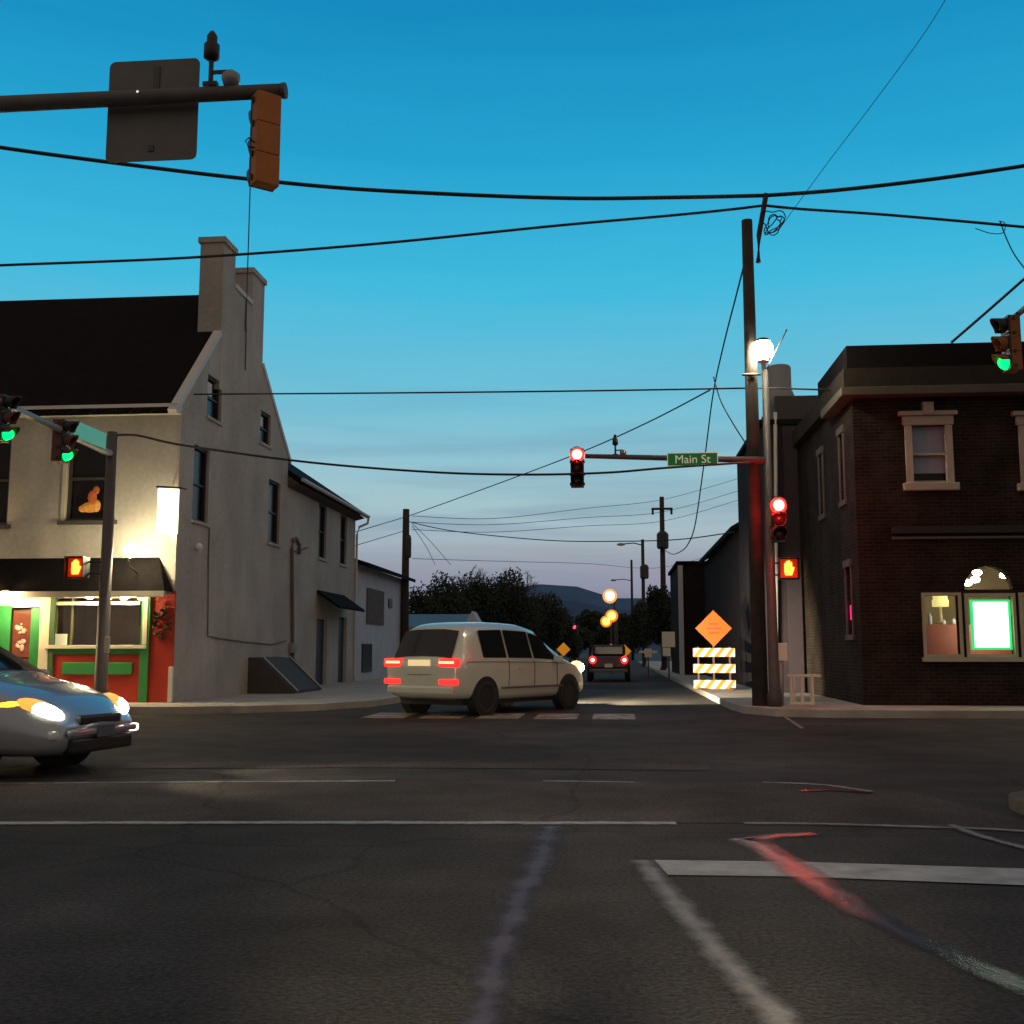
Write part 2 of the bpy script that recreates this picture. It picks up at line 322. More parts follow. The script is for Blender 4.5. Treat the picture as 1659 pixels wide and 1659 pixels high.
def sheet(name, pxs, z, m):     # ground sheet through photo points
    return struct(name, MB().add([pG(x, y, z) for x, y in pxs], [tuple(range(len(pxs)))]), m)
def strip(name, pxs, wdt, z, m):      # painted line through ground points with a real width in metres
    P = [pG(x, y, z) for x, y in pxs]; Q = []
    for i in range(len(P) - 1):
        for k in range(6): Q.append(P[i].lerp(P[i + 1], k / 6))
    Q.append(P[-1]); vs = []; fs = []
    # smooth
    for _ in range(4): Q = [Q[0]] + [(Q[i - 1] + Q[i] * 2 + Q[i + 1]) / 4 for i in range(1, len(Q) - 1)] + [Q[-1]]
    for i, p in enumerate(Q):
        d = (Q[min(i + 1, len(Q) - 1)] - Q[max(i - 1, 0)]).normalized(); n = Vector((-d.y, d.x, 0)) * (wdt / 2 if not callable(wdt) else wdt(i / len(Q)) / 2) * random.uniform(1.28, 1.36)
        vs += [p + n * k for k in (1, .5, 0, -.5, -1)]
    for i in range(len(Q) - 1):
        for k in range(4): fs.append((5 * i + k, 5 * i + k + 1, 5 * i + 6 + k, 5 * i + 5 + k))
    o = struct(name, MB().add(vs, fs), m); at = o.data.attributes.new('edge', 'FLOAT', 'POINT')
    for i in range(len(vs)): at.data[i].value = (1, .5, 0, .5, 1)[i % 5]
    return o
sheet('crosswalk_surface', [(-400, 1334), (500, 1332), (1205, 1333), (1460, 1338), (1750, 1352), (1480, 1284), (1235, 1267), (640, 1265), (-300, 1268)], .004, M_asph2)
strip('crosswalk_line', [(-300, 1336), (0, 1333), (500, 1332), (1095, 1333)], .16, .008, M_paint)
strip('crosswalk_line', [(1205, 1333), (1330, 1334), (1460, 1338), (1600, 1342), (1750, 1352)], .12, .008, M_worn)
strip('crosswalk_line', [(-250, 1271), (0, 1269), (400, 1266), (640, 1265)], .14, .008, M_worn)
strip('crosswalk_line', [(880, 1265), (1028, 1267)], .14, .008, M_worn)
strip('crosswalk_line', [(1235, 1267), (1330, 1270), (1412, 1282)], .14, .008, M_worn)
strip('road_patch_edge', [(200, 1240), (600, 1238), (900, 1240), (1150, 1243)], .5, .006, M_asph2)
sheet('stop_line', [(1060, 1393), (1300, 1396), (1659, 1407), (1700, 1408), (1700, 1436), (1659, 1434), (1300, 1420), (1082, 1417)], .008, M_paint)
strip('lane_line', [(1040, 1393), (1062, 1420), (1110, 1480), (1165, 1545), (1225, 1610), (1300, 1690)], .15, .012, M_worn)
strip('tar_seam', [(893, 1338), (880, 1385), (850, 1440), (825, 1500), (800, 1570), (775, 1680)], lambda t: .20 - .06 * t, .006, M_tar)
strip('tar_seam', [(1318, 1350), (1262, 1353), (1212, 1361)], .16, .010, M_wet)
strip('tar_seam', [(1208, 1358), (1258, 1386), (1320, 1428), (1390, 1470), (1480, 1520), (1659, 1600), (1800, 1670)], lambda t: .24 - .12 * t, .010, M_wet)
strip('tar_seam', [(1296, 1281), (1340, 1279), (1412, 1284)], .13, .012, M_wet)  # added glossy strip over the painted line, to catch the red signal light
strip('lane_line', [(1540, 1336), (1600, 1358), (1680, 1378)], .10, .012, M_worn)
strip('lane_line', [(1270, 1160), (1300, 1180)], .12, .008, M_worn)
strip('lane_line', [(1590, 1160), (1720, 1172)], .12, .008, M_worn)
# piano-key crosswalk over the far street; its warm bright paint mimics light streaks
cw = MB()
for i in range(5):
    x = LC + .45 + i * 1.08
    cw.add([(x, 20.5, .006), (x + .8, 20.5, .006), (x + .8, 22.3, .006), (x, 22.3, .006)], [(0, 1, 2, 3)])
struct('crosswalk_light_bars', cw, ragged('bar_light_paint', (.50, .44, .33), .6, .3, .78, 2.5))

# hills
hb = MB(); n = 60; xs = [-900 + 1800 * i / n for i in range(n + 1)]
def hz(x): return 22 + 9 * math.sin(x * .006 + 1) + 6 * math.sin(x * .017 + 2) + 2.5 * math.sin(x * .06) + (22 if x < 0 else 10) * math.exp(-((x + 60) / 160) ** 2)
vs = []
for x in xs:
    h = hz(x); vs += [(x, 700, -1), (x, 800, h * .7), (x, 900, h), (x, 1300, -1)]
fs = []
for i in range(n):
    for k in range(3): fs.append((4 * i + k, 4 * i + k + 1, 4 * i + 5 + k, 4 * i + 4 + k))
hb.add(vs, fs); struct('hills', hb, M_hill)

# ================================================================== LEFT STUCCO BUILDING
GY0 = 23.2; GX = pY(285, 900, GY0).x
gy = lambda px, py: pX(px, py, GX).y
Yc0, Yc1, Yc2, Yc3 = gy(358, 540), gy(380, 470), gy(408, 492), gy(425, 590)
E = Vector((1, 0, 0)); Nn = Vector((0, 1, 0)); U = Vector((0, 0, 1))
lb = thing('stucco_building', 'cream stucco gabled building with two chimneys and red and green shopfront', 'building', loc=(GX, GY0, .145))
inv = Matrix.Translation(-Vector((GX, GY0, .145)))
class LB(MB):      # built in world space, parented to the building's base
    base = (GX, GY0, .145)
    def build(s, name, m, parent=None, **k):
        b = Vector(s.base); s.v = [tuple(Vector(v) - b) for v in s.v] ; return MB.build(s, name, m, parent, **k)
zE = pY(285, 655, GY0).z           # eave
RY = (Yc1 + Yc2) / 2; RZ = pY(318, 488, RY).z                # ridge
BYk = gy(467, 742)
zEb = pX(467, 742, GX).z
WY = gy(575, 900)                          # end of rear wing
zW = pX(575, 831, GX).z                          # wing eave
# openings on the gable side, from the photo: (x0,x1,ytop0,ybot0 at x0 side)
def sideopen(x0, x1, t, b, X=GX):
    a = pX(x0, (t), X); c = pX(x1, (b), X); mid = (x0 + x1) / 2
    zt = pX(mid, t, X).z; zb = pX(mid, b, X).z
    return (a.y, zb, c.y, zt)
sw = [sideopen(337, 358, 612, 680), sideopen(422, 438, 668, 720), sideopen(315, 336, 724, 846), sideopen(436, 452, 779, 881), sideopen(517, 528, 817, 905), sideopen(552, 561, 834, 915)]
door2 = sideopen(513, 528, 1003, 1117); door3 = sideopen(549, 560, 1000, 1112)
zP = pX(394, 478, GX).z; zK0 = pX(358, 541, GX).z; zK3 = pX(425, 592, GX).z
outer = [(GY0, .1), (WY, .1), (WY, zW), (BYk, zW), (BYk, zEb), (Yc3, zK3), (Yc2, zP - .03), (Yc1, zP), (Yc0, zK0), (GY0, zE)]
holes = [rect(*h) for h in sw + [door2, door3]]
LB().holed((GX, 0, 0), (0, 1, 0), (0, 0, 1), (1, 0, 0), outer, holes, .16).build('wall', M_stucco, lb)
# front facade
XL = -30.0
def fo(x0, x1, t, b): p = pY(x0, t, GY0); q = pY(x1, b, GY0); return (p.x, q.z, q.x, p.z)
fw = [fo(112, 183, 707, 843), fo(-70, 11, 707, 850)]
shop = fo(84, 238, 969, 1047); dr = fo(14, 52, 985, 1140)
dr = (dr[0], .16, dr[2], dr[3])
LB().holed((0, GY0, 0), (1, 0, 0), (0, 0, 1), (0, -1, 0), [(XL, .1), (GX, .1), (GX, zE), (XL, zE)], [rect(*h) for h in fw + [shop, dr]], .18).build('wall', M_stucco, lb)
LB().add([(XL, BYk, .1), (XL, BYk, zE), (GX - 7, BYk, zE), (GX - 7, BYk, .1), (XL, GY0, .1), (XL, GY0, zE), (XL, RY, RZ),
          (GX - 7, WY, .1), (GX, WY, .1), (GX, WY, zW), (GX - 3.5, WY, zW + 2.4), (GX - 7, WY, zW), (GX - 7, BYk, zW)],
         [(0, 1, 2, 3), (0, 4, 5, 6, 1), (7, 8, 9, 10, 11), (3, 7, 11, 12)]).build('wall', M_stucco, lb)
# roofs (thick slabs)
sl1 = (RZ - zE) / (RY - GY0)
r = LB().prism([(XL, GY0 - .3, zE - .3 * sl1 + .02), (XL, RY, RZ + .02), (XL, RY, RZ + .17), (XL, GY0 - .3, zE - .3 * sl1 + .17)], (GX - .06 - XL, 0, 0))
r.prism([(XL, RY, RZ + .02), (XL, BYk + .2, zEb - .15), (XL, BYk + .2, zEb), (XL, RY, RZ + .17)], (GX - .06 - XL, 0, 0)).build('roof', M_roof, lb)
wr = LB().prism([(GX + .38, BYk + .02, zW - .17), (GX - 3.5, BYk + .02, zW + 2.42), (GX - 3.5, BYk + .02, zW + 2.56), (GX + .38, BYk + .02, zW - .02)], (0, WY + .25 - BYk, 0))
wr.prism([(GX - 3.5, BYk + .02, zW + 2.42), (GX - 7.4, BYk + .02, zW - .17), (GX - 7.4, BYk + .02, zW - .02), (GX - 3.5, BYk + .02, zW + 2.56)], (0, WY + .25 - BYk, 0)).build('roof', M_roof, lb)
LB().prism([(GX + .004, BYk + .03, zW - .28), (GX + .33, BYk + .03, zW - .20), (GX + .33, BYk + .03, zW - .17), (GX + .004, BYk + .03, zW + .05)], (0, WY - BYk, 0)).build('soffit', mat('brown_soffit', (.10, .07, .06), .8), lb)
g = LB().tube([(GX + .43, BYk + .1, zW - .06), (GX + .43, WY + .3, zW - .10)], .06, 8).tube([(GX + .43, WY + .28, zW - .1), (GX + .40, WY + .27, zW - .35), (GX + .12, WY + .12, zW - .5), (GX + .05, WY + .05, zW - .8), (GX + .05, WY + .05, .3)], .045, 8)
g.build('gutter', M_trimw, lb)
# gable copings
def coping(p, q, m=M_trimw, wd=.16, h=.10):
    p = Vector(p); q = Vector(q); d = (q - p).normalized(); n = d.cross(E).normalized()
    if n.z < 0: n = -n
    return LB().prism([p - E * wd + n * -.02, p + E * .035 + n * -.02, p + E * .035 + n * h, p - E * wd + n * h], q - p).build('coping', m, lb)
coping((GX, GY0 - .32, zE - .27), (GX, Yc0, zK0)); coping((GX, Yc3, zK3), (GX, BYk + .2, zEb - .12)); coping((GX, Yc1, zP), (GX, Yc2, zP - .03))
LB().b2((XL, GY0 - .30, zE - .24), (GX + .01, GY0 - .004, zE - .04)).build('eave_board', M_trimw, lb)
for (y0, y1, zt, x0) in ((Yc0, Yc1, pX(358, 378, GX).z, 325), (Yc2, Yc3, pX(408, 432, GX).z, 381)):
    xa = pY(x0, 400, y0).x
    b = LB().b2((xa, y0, 7.6), (GX + .004, y1, zt - .14)); b.b2((xa - .05, y0 - .05, zt - .14), (GX + .05, y1 + .05, zt)); b.b2((xa + .12, y0 + .12, zt), (GX - .12, y1 - .12, zt + .05))
    b.build('chimney', M_stucco, lb)
mp_ = pX(401, 300, GX)
LB().tube([(GX + .03, gy(398, 480), RZ - .8), (GX + .03, gy(398, 480), mp_.z)], .016, 6).build('lightning_rod', M_dark, lb)
# windows of the side wall
for i, (y0, z0, y1, z1) in enumerate(sw):
    LBw = LB().b2((GX - .16, y0, z0), (GX - .13, y1, z1)); wn = LBw.build('window', M_glass, lb)
    f = LB(); t = .06
    f.b2((GX - .13, y0, z0), (GX - .07, y0 + t, z1)).b2((GX - .13, y1 - t, z0), (GX - .07, y1, z1)).b2((GX - .13, y0 + t, z1 - t), (GX - .07, y1 - t, z1)).b2((GX - .13, y0 + t, z0), (GX - .07, y1 - t, z0 + t)).b2((GX - .128, y0 + t, (z0 + z1) / 2 - .025), (GX - .09, y1 - t, (z0 + z1) / 2 + .025))
    f.build('frame', M_dark, wn)
    LB().b2((GX - .10, y0 - .06, z0 - .07), (GX + .05, y1 + .06, z0 - .003)).build('sill', M_stucco, wn)
    if i < 2: LB().b2((GX - .126, y0 + .1, (z0 + z1) / 2 + .06), (GX - .118, y0 + (y1 - y0) * .62, z1 - .12)).build('curtain', M_curtain, wn)
for (y0, z0, y1, z1) in (door2, door3):
    LB().b2((GX - .16, y0, z0), (GX - .12, y1, z1)).build('door', mat('dark_door', (.02, .02, .024), .5), lb)
# shed hood over the side door
h0 = pX(513, 968, GX); h1 = pX(557, 985, GX)
LB().prism([(GX, h0.y, h0.z + .15), (GX + .75, h0.y, h0.z - .35), (GX + .75, h0.y, h0.z - .27), (GX, h0.y, h0.z + .25)], (0, h1.y - h0.y, 0)).build('door_hood', M_roof, lb)
# front windows
for (x0, z0, x1, z1) in fw:
    wn = LB().b2((x0, GY0 + .14, z0), (x1, GY0 + .17, z1)).build('window', M_glass, lb); t = .06; f = LB()
    f.b2((x0, GY0 + .07, z0), (x0 + t, GY0 + .14, z1)).b2((x1 - t, GY0 + .07, z0), (x1, GY0 + .14, z1)).b2((x0 + t, GY0 + .07, z1 - t), (x1 - t, GY0 + .14, z1)).b2((x0 + t, GY0 + .07, z0), (x1 - t, GY0 + .14, z0 + t)).b2((x0 + t, GY0 + .09, (z0 + z1) / 2 - .03), (x1 - t, GY0 + .138, (z0 + z1) / 2 + .03))
    f.build('frame', mat('brown_frame', (.06, .05, .045), .6), wn)
    LB().b2((x0 - .14, GY0 - .08, z0 - .09), (x1 + .10, GY0 + .1, z0 - .003)).build('sill', mat('dark_sill', (.07, .065, .06), .7), wn)
    LB().b2((x0 - .09, GY0 - .03, z0), (x0 - .003, GY0 + .03, z1 - .05)).build('lit_edge_strip', M_cream, wn)  # cream strip paints the lit left edge of the frame
# pent roof over the shopfront
a = pY(255, 903, GY0); c = pY(272, 957, GY0 - .5); zt, zb = a.z, c.z; xr = GX - .02
b = LB(); vs = [(XL, GY0 - .003, zt), (xr - .35, GY0 - .003, zt), (xr, GY0 - .5, zb), (XL, GY0 - .5, zb), (XL, GY0 - .003, zb), (xr, GY0 - .003, zb)]
b.add(vs, [(0, 1, 2, 3), (1, 5, 2), (3, 2, 5, 4)]); b.build('pent_roof', M_roof, lb)
LB().b2((XL, GY0 - .56, zb - .13), (xr + .02, GY0 - .46, zb - .004)).build('fascia', mat('fascia_paint', (.34, .31, .25), .6, var=.1), lb)
LB().b2((XL, GY0 - .46, zb - .05), (xr, GY0 - .006, zb - .008)).build('porch_ceiling', mat('porch_board', (.16, .14, .11), .7), lb)
# shopfront panels, on the wall plane and proud of it
def fp(name, x0, y0, x1, y1, d0, d1, m, bev=.008):
    p = pY(x0, y0, GY0); q = pY(x1, y1, GY0); return LB().b2((p.x, GY0 - d1, max(.15, q.z)), (q.x, GY0 - d0, p.z), bev=bev).build(name, m, lb)
fp('apron_panel', 80, 1060, 236, 1145, .003, .03, M_redp)
fp('raised_panel', 103, 1073, 216, 1093, .03, .075, M_greenp, .02)
fp('green_rail', 78, 1051, 240, 1060, .003, .06, M_greenp)
fp('window_sill', 76, 1045, 240, 1051, .003, .12, M_cream)
fp('green_post', 233, 966, 240, 1145, .06, .09, M_greenp)
fp('cream_post', 236, 968, 240, 1044, .09, .10, M_cream, .002)
fp('green_post', 76, 966, 84, 1145, .03, .08, mat('dull_green', (.05, .12, .05), .6))
fp('cream_post', 70, 966, 76, 1145, .003, .09, M_cream)
fp('pilaster', 53, 982, 69, 1145, .003, .05, M_greenp)
fp('pilaster', -10, 982, 11, 1145, .003, .05, M_greenp)
fp('side_panel', 241, 958, 279, 1145, .003, .035, M_redp)
fp('valance', 24, 972, 70, 984, .05, .10, M_cream)
fp('awning_bar', 90, 975, 228, 980, .003, .05, M_cream, .004)
fp('apron_panel', -200, 1060, -12, 1145, .003, .03, M_redp)
fp('corner_pipe', 276, 1080, 281, 1145, .03, .10, M_trimw)
# room behind the shop window
x0, z0, x1, z1 = shop
rm = LB(); rm.add([(x0 - .5, GY0 + .19, z0 - .6), (x1 + .5, GY0 + .19, z0 - .6), (x1 + .5, GY0 + 2.6, z0 - .6), (x0 - .5, GY0 + 2.6, z0 - .6), (x0 - .5, GY0 + .19, z1 + .3), (x1 + .5, GY0 + .19, z1 + .3), (x1 + .5, GY0 + 2.6, z1 + .3), (x0 - .5, GY0 + 2.6, z1 + .3)],
       [(0, 1, 2, 3), (4, 5, 6, 7), (2, 3, 7, 6), (1, 2, 6, 5), (0, 3, 7, 4)])
rm.build('shop_interior', mat('dim_interior', (.13, .10, .07), .8, var=.4, vscale=1), lb)
wn = LB().b2((x0, GY0 + .12, z0), (x1, GY0 + .125, z1)).build('shop_window', M_clear, lb)
for (xp, xq) in ((x0, x0 + .1), (x0 + .42, x0 + .47), (x1 - .07, x1)): LB().b2((xp, GY0 + .08, z0), (xq, GY0 + .118, z1)).build('frame', mat('olive_frame', (.10, .11, .06), .6), wn)
for xx in (x0 + .9, x1 - .6): LB().ball((xx, GY0 + 1.6, z1 + .1), .10, 12).build('ceiling_lamp_or_fill', emis('indoor_fill', (1, .62, .3), 5), lb)  # added lamps, unseen, to warm the shop room
for (xx, zz, ww, hh) in ((x1 - .75, z0 + .62, .16, .2), (x1 - .5, z0 + .64, .15, .22), (x0 + .9, z0 + .5, .5, .9)):
    LB().b2((xx, GY0 + 2.50, zz), (xx + ww, GY0 + 2.55, zz + hh)).build('picture', M_black, lb)
card = pY(88, 1027, GY0); card2 = pY(106, 1049, GY0)
tag(MB().b2((card.x, GY0 + .05, card2.z + .01), (card2.x, GY0 + .062, card.z)).build('menu_card', emis('card_glow', (.75, .72, .5), .35)), 'white card standing on the sill of the red and green shop window', 'card')  # card emission paints in the light falling on it
x0, z0, x1, z1 = dr
LB().ball((x1 - .09, GY0 + .07, z0 + 1.0), .035, 10).build('door_knob', M_chrome, lb)
dd = LB().b2((x0, GY0 + .12, z0), (x1, GY0 + .17, z1)).build('door', mat('brown_door', (.12, .05, .03), .5, var=.2), lb)
LB().b2((x0 + .08, GY0 + .10, z0 + .95), (x1 - .08, GY0 + .118, z1 - .12)).build('door_pane', mat('warm_pane', (.10, .03, .02), .3, emit=(.5, .12, .05), es=.25, var=.5, vscale=6), dd)
p = pY(30, 1020, GY0); db = LB()
for k in range(14): db.ball((p.x + random.uniform(-.1, .1), GY0 + .085, p.z + random.choice((.05, -.3, -.34, 0)) + random.uniform(-.09, .09)), random.uniform(.025, .06), 8, 1, .4, random.uniform(.7, 1.5))
db.build('door_decoration', mat('pink_paper', (.6, .4, .33), .7), dd)
# lamps fixed to the building
M_bulb = emis('warm_bulb', (1, .72, .36), 300)
M_bulb2 = emis('soft_bulb', (1, .74, .38), 260)
M_flood = emis('flood_lens', (1, .84, .5), 150)
for (px, py, dpt, rr, mm) in ((8, 968, .62, .13, M_bulb), (145, 966, .30, .10, M_bulb2), (203, 966, .30, .10, M_bulb2)):
    q = pY(px, py, GY0 - dpt); l = LB().ball((q.x, q.y, q.z), rr, 14, 1, 1, 1 if dpt > .5 else .55).build('lamp_globe', mm, lb, smooth=True)
    LB().lathe((q.x, q.y, q.z + rr * (.9 if dpt > .5 else .5)), [(rr * .6, 0), (rr * .7, .03), (rr * .4, .06)], 12).build('lamp_base', M_dark, l)
q = pY(210, 893, GY0 - .85)
fl = LB().lathe((q.x, q.y, q.z), [(.11, -.05), (.14, .02), (.14, .03), (.02, .035)], 16, Vector((.75, .55, .6)).normalized()).build('flood_lamp', M_dark, lb)
LB().ball(q + Vector((.75, .55, .6)).normalized() * .03, .15, 14).build('lens', M_flood, fl, smooth=True)
LB().tube([q + Vector((-.02, .0, -.13)), q + Vector((-.05, .1, -.3)), (q.x - .06, GY0 - .3, zb + .4)], .018, 6).build('bracket', M_dark, fl)
sp = bpy.data.lights.new('flood_beam', 'SPOT'); spo = bpy.data.objects.new('flood_beam', sp); C.objects.link(spo); spo.parent = fl
dv = Vector((.72, .45, .52)); spo.location = (q + dv.normalized() * .2) - Vector(LB.base); spo.rotation_euler = dv.to_track_quat('-Z', 'Y').to_euler()
sp.energy = 260; sp.color = (1, .70, .28); sp.spot_size = R(70); sp.spot_blend = .6; sp.shadow_soft_size = .08
# second flood lamp left of the window, aimed along the eaves
q2 = pY(-60, 893, GY0 - .85)
fl2 = LB().lathe((q2.x, q2.y, q2.z), [(.11, -.05), (.14, .02), (.14, .03), (.02, .035)], 16, Vector((.7, .5, .9)).normalized()).build('flood_lamp', M_dark, lb)
LB().tube([q2, q2 + Vector((-.1, .3, -.15)), (q2.x - .1, GY0 - .3, zb + .4)], .02, 6).build('bracket', M_dark, fl2)
sp2 = sp.copy(); spo2 = bpy.data.objects.new('flood_beam', sp2); C.objects.link(spo2); spo2.parent = fl2
dv = Vector((.25, .62, 1.0)); spo2.location = (q2 + dv.normalized() * .2) - Vector(LB.base); spo2.rotation_euler = dv.to_track_quat('-Z', 'Y').to_euler(); sp2.energy = 18; sp2.spot_size = R(60)
# pipes, meter and lamp on the gable
def sidepipe(name, pts, rr, m): return LB().tube([Vector(pX(x, y, GX)) + E * (rr + .01) for x, y in pts], rr, 7).build(name, m, lb)
M_pipe = mat('rust_pipe', (.16, .115, .09), .7, var=.2)
sidepipe('pipe', [(471, 1098), (471, 1000), (470, 890), (472, 874), (477, 872), (482, 882), (482, 898)], .05, M_pipe)
sidepipe('conduit', [(338, 850), (336, 900), (335, 1030), (352, 1034), (395, 1040), (440, 1044), (462, 1038)], .016, M_pipe)
sidepipe('conduit', [(496, 887), (482, 893), (470, 893)], .025, M_pipe)
sidepipe('conduit', [(398, 492), (397, 560), (396, 600)], .014, M_dark)
p = pX(470, 1050, GX); LB().box((p.x + .09, p.y, p.z), (.16, .30, .30), bev=.03).build('meter', M_galv, lb)
p = pX(469, 1078, GX); LB().box((p.x + .07, p.y, p.z), (.13, .32, .42), bev=.02).build('meter_box', M_pipe, lb)
p = pX(317, 886, GX); LB().ball((p.x + .08, p.y, p.z), .085, 12).build('security_lamp', M_curtain, lb, smooth=True)
# cellar bulkhead
B0 = pG(397, 1141, .15); B1 = pG(503, 1139, .15)
ya, yb = pX(400, 1138, GX).y, pX(470, 1120, GX).y
bk = LB().prism([(GX + .003, ya, .15), (GX + .003, ya, 1.08), (GX + .35, ya, 1.05), (GX + 1.25, ya, .22), (GX + 1.25, ya, .15)], (0, yb - ya - 1.2, 0)).build('cellar_bulkhead', mat('dark_concrete', (.07, .065, .06), .85, var=.2), lb)
for yy in (ya + .12, ya + (yb - ya - 1.2) - .15):
    LB().tube([(GX + .36, yy, 1.09), (GX + 1.32, yy, .20)], .03, 6).build('rail', M_galv, bk)

# floodlit blade sign beside the corner; panel emission paints in extra brightness
b0 = pY(272, 828, GY0 - .35)
sg = thing('lit_sign', 'bright white lit panel sign hanging from a bracket at the corner of the cream building', 'sign', loc=(b0.x, b0.y, b0.z))
MB().box((0, 0, 0), (.44, .09, .98), rz=R(24), bev=.02).build('panel', emis('lit_panel', (1, .93, .62), 2.6), sg)
MB().box((0, 0, .52), (.52, .10, .035), rz=R(24)).tube([(.2, .08, .52), (.26, .33, .52)], .018, 6).tube([(-.1, -.04, .5), (-.1, .3, .52)], .015, 6).build('bracket', M_dark, sg)
# amber decoration in the upstairs window
p = pY(146, 822, GY0 + .03)
orn = MB().ball((0, 0, 0), .16, 14, 1.35, .4, .75).ball((-.14, -.02, -.03), .12, 12, 1, .5, .7).ball((.15, -.01, .03), .12, 12, .8, .5, 1.2)
o = orn.build('lit_figure', mat('amber_glow', (.5, .22, .04), .6, emit=(1, .36, .05), es=.22, var=.6, vscale=9), smooth=True); o.location = p
MB().ball((.05, -.02, .22), .12, 12, .9, .4, 1.3).ball((.13, -.01, .38), .08, 10, 1, .4, 1.2).build('figure_head', mat('rust_glow', (.35, .09, .02), .6, emit=(1, .18, .04), es=.14, var=.6, vscale=9), o, smooth=True)
tag(o, 'lumpy gold and orange lit decoration on the sill of the upstairs window', 'decoration')
# hanging dark wreath on the red panel
p = pY(262, 1008, GY0 - .09); wv = MB()
for k in range(90):
    a = random.uniform(0, 6.28); rr = random.gauss(.19, .05); c = Vector((rr * math.cos(a) * .8, random.uniform(-.04, .03), rr * math.sin(a) * 1.35))
    d = Vector((random.uniform(-1, 1), random.uniform(-1, .2), random.uniform(-1, 1))).normalized() * .06; e = Vector((random.uniform(-1, 1), random.uniform(-1, 1), random.uniform(-1, 1))).normalized() * .035
    wv.add([c - d, c + e, c + d, c - e], [(0, 1, 2, 3)])
o = wv.build('wreath', mat('wreath_leaf', (.03, .06, .03), .8, var=.4)); o.location = p
tag(o, 'dark green wreath hanging on the red panel of the shopfront', 'wreath')

# ================================================================== WHITE LOW BUILDING (left, behind)
wy0, wy1 = WY + .4, pX(655, 945, GX).y; wz = pX(575, 912, GX).z; LB.base = (GX, wy0, .1)
wb = thing('white_building', 'low white sided building with dark roof behind the stucco building', 'building', loc=LB.base)
LB().b2((GX - 8, wy0, .1), (GX, wy1, wz)).build('wall', M_white, wb)
LB().prism([(GX + .45, wy0, wz - .12), (GX - 4, wy0, wz + 1.3), (GX - 4, wy0, wz + 1.45), (GX + .45, wy0, wz + .03)], (0, wy1 - wy0 + .4, 0)).build('roof', M_roof, wb)
p = pX(594, 950, GX); q = pX(620, 1013, GX)
LB().b2((GX + .003, p.y, q.z), (GX + .05, q.y, p.z - .05)).build('boarded_window', mat('brown_board', (.13, .085, .07), .8, var=.2), wb)
p = pX(586, 1043, GX); q = pX(601, 1088, GX)
LB().b2((GX + .003, p.y, q.z), (GX + .04, q.y, p.z)).build('window', M_glass, wb)
p = pX(629, 970, GX); q = pX(634, 985, GX)
LB().b2((GX + .003, p.y, q.z), (GX + .05, q.y, p.z)).build('vent', M_dark, wb)

# ================================================================== RIGHT BRICK BUILDING
BX, BY = pY(1390, 900, 23.4).x, 23.4
BYE = BY * 1.0 * (1390 - 995) / (1303 - 995)
LB.base = (BX, BY, .145)
bb = thing('brick_building', 'dark brown brick corner building with stone cornice and lit shop window', 'building', loc=LB.base)
def bo(x0, x1, t, b): p = pY(x0, t, BY); q = pY(x1, b, BY); return (p.x, q.z, q.x, p.z)
XR = 22.0
zTop = pY(1500, 561, BY).z; zFr = pY(1500, 598, BY).z; zLg = pY(1500, 630, BY).z; zLb = pY(1500, 644, BY).z
up = [bo(1474, 1536, 690, 782), bo(1658, 1722, 690, 782)]
lw = bo(1497, 1556, 965, 1060); cwn = bo(1566, 1644, 966, 1060); rw = bo(1654, 1716, 965, 1060)
ac = pY(1601, 955, BY); ar = (pY(1640, 955, BY).x - pY(1562, 955, BY).x) / 2
arch = [(ac.x + ar * math.cos(math.pi * i / 14), ac.z + ar * math.sin(math.pi * i / 14)) for i in range(15)]
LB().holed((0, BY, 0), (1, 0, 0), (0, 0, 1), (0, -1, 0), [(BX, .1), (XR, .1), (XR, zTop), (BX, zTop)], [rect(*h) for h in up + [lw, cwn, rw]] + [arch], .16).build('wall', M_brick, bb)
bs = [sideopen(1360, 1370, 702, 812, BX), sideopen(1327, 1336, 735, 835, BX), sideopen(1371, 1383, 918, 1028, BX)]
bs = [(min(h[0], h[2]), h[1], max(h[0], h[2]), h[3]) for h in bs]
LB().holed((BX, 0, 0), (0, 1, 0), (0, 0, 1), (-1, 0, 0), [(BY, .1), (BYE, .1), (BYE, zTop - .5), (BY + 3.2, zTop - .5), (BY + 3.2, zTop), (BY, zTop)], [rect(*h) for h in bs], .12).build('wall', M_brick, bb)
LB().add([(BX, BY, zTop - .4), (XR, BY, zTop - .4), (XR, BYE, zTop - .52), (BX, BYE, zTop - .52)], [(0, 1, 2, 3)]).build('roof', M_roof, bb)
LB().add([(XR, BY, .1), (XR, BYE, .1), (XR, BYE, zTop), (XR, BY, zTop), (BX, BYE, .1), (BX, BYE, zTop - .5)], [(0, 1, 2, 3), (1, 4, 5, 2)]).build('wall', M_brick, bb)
LB().b2((BX - .10, BY - .12, zFr), (XR, BY - .003, zTop + .02)).b2((BX - .10, BY, zFr), (BX - .003, BY + 3.2, zTop + .02)).build('parapet', mat('black_parapet', (.014, .012, .013), .95, spec=.05, var=.2), bb)
LB().b2((BX - .20, BY - .24, zLg), (XR, BY - .003, zFr - .003)).b2((BX - .20, BY - .003, zLg), (BX - .003, BYE, zFr - .003)).build('frieze', mat('dark_stone', (.038, .032, .027), .95, spec=.08, var=.2), bb)
LB().b2((BX - .28, BY - .36, zLb), (XR, BY - .003, zLg - .003), bev=.02).b2((BX - .28, BY - .003, zLb), (BX - .003, BY + 2.0, zLg - .003)).build('cornice', mat('cornice_stone', (.09, .082, .06), .8, var=.2), bb)
zc = pY(1500, 872, BY).z; zc2 = pY(1500, 853, BY).z
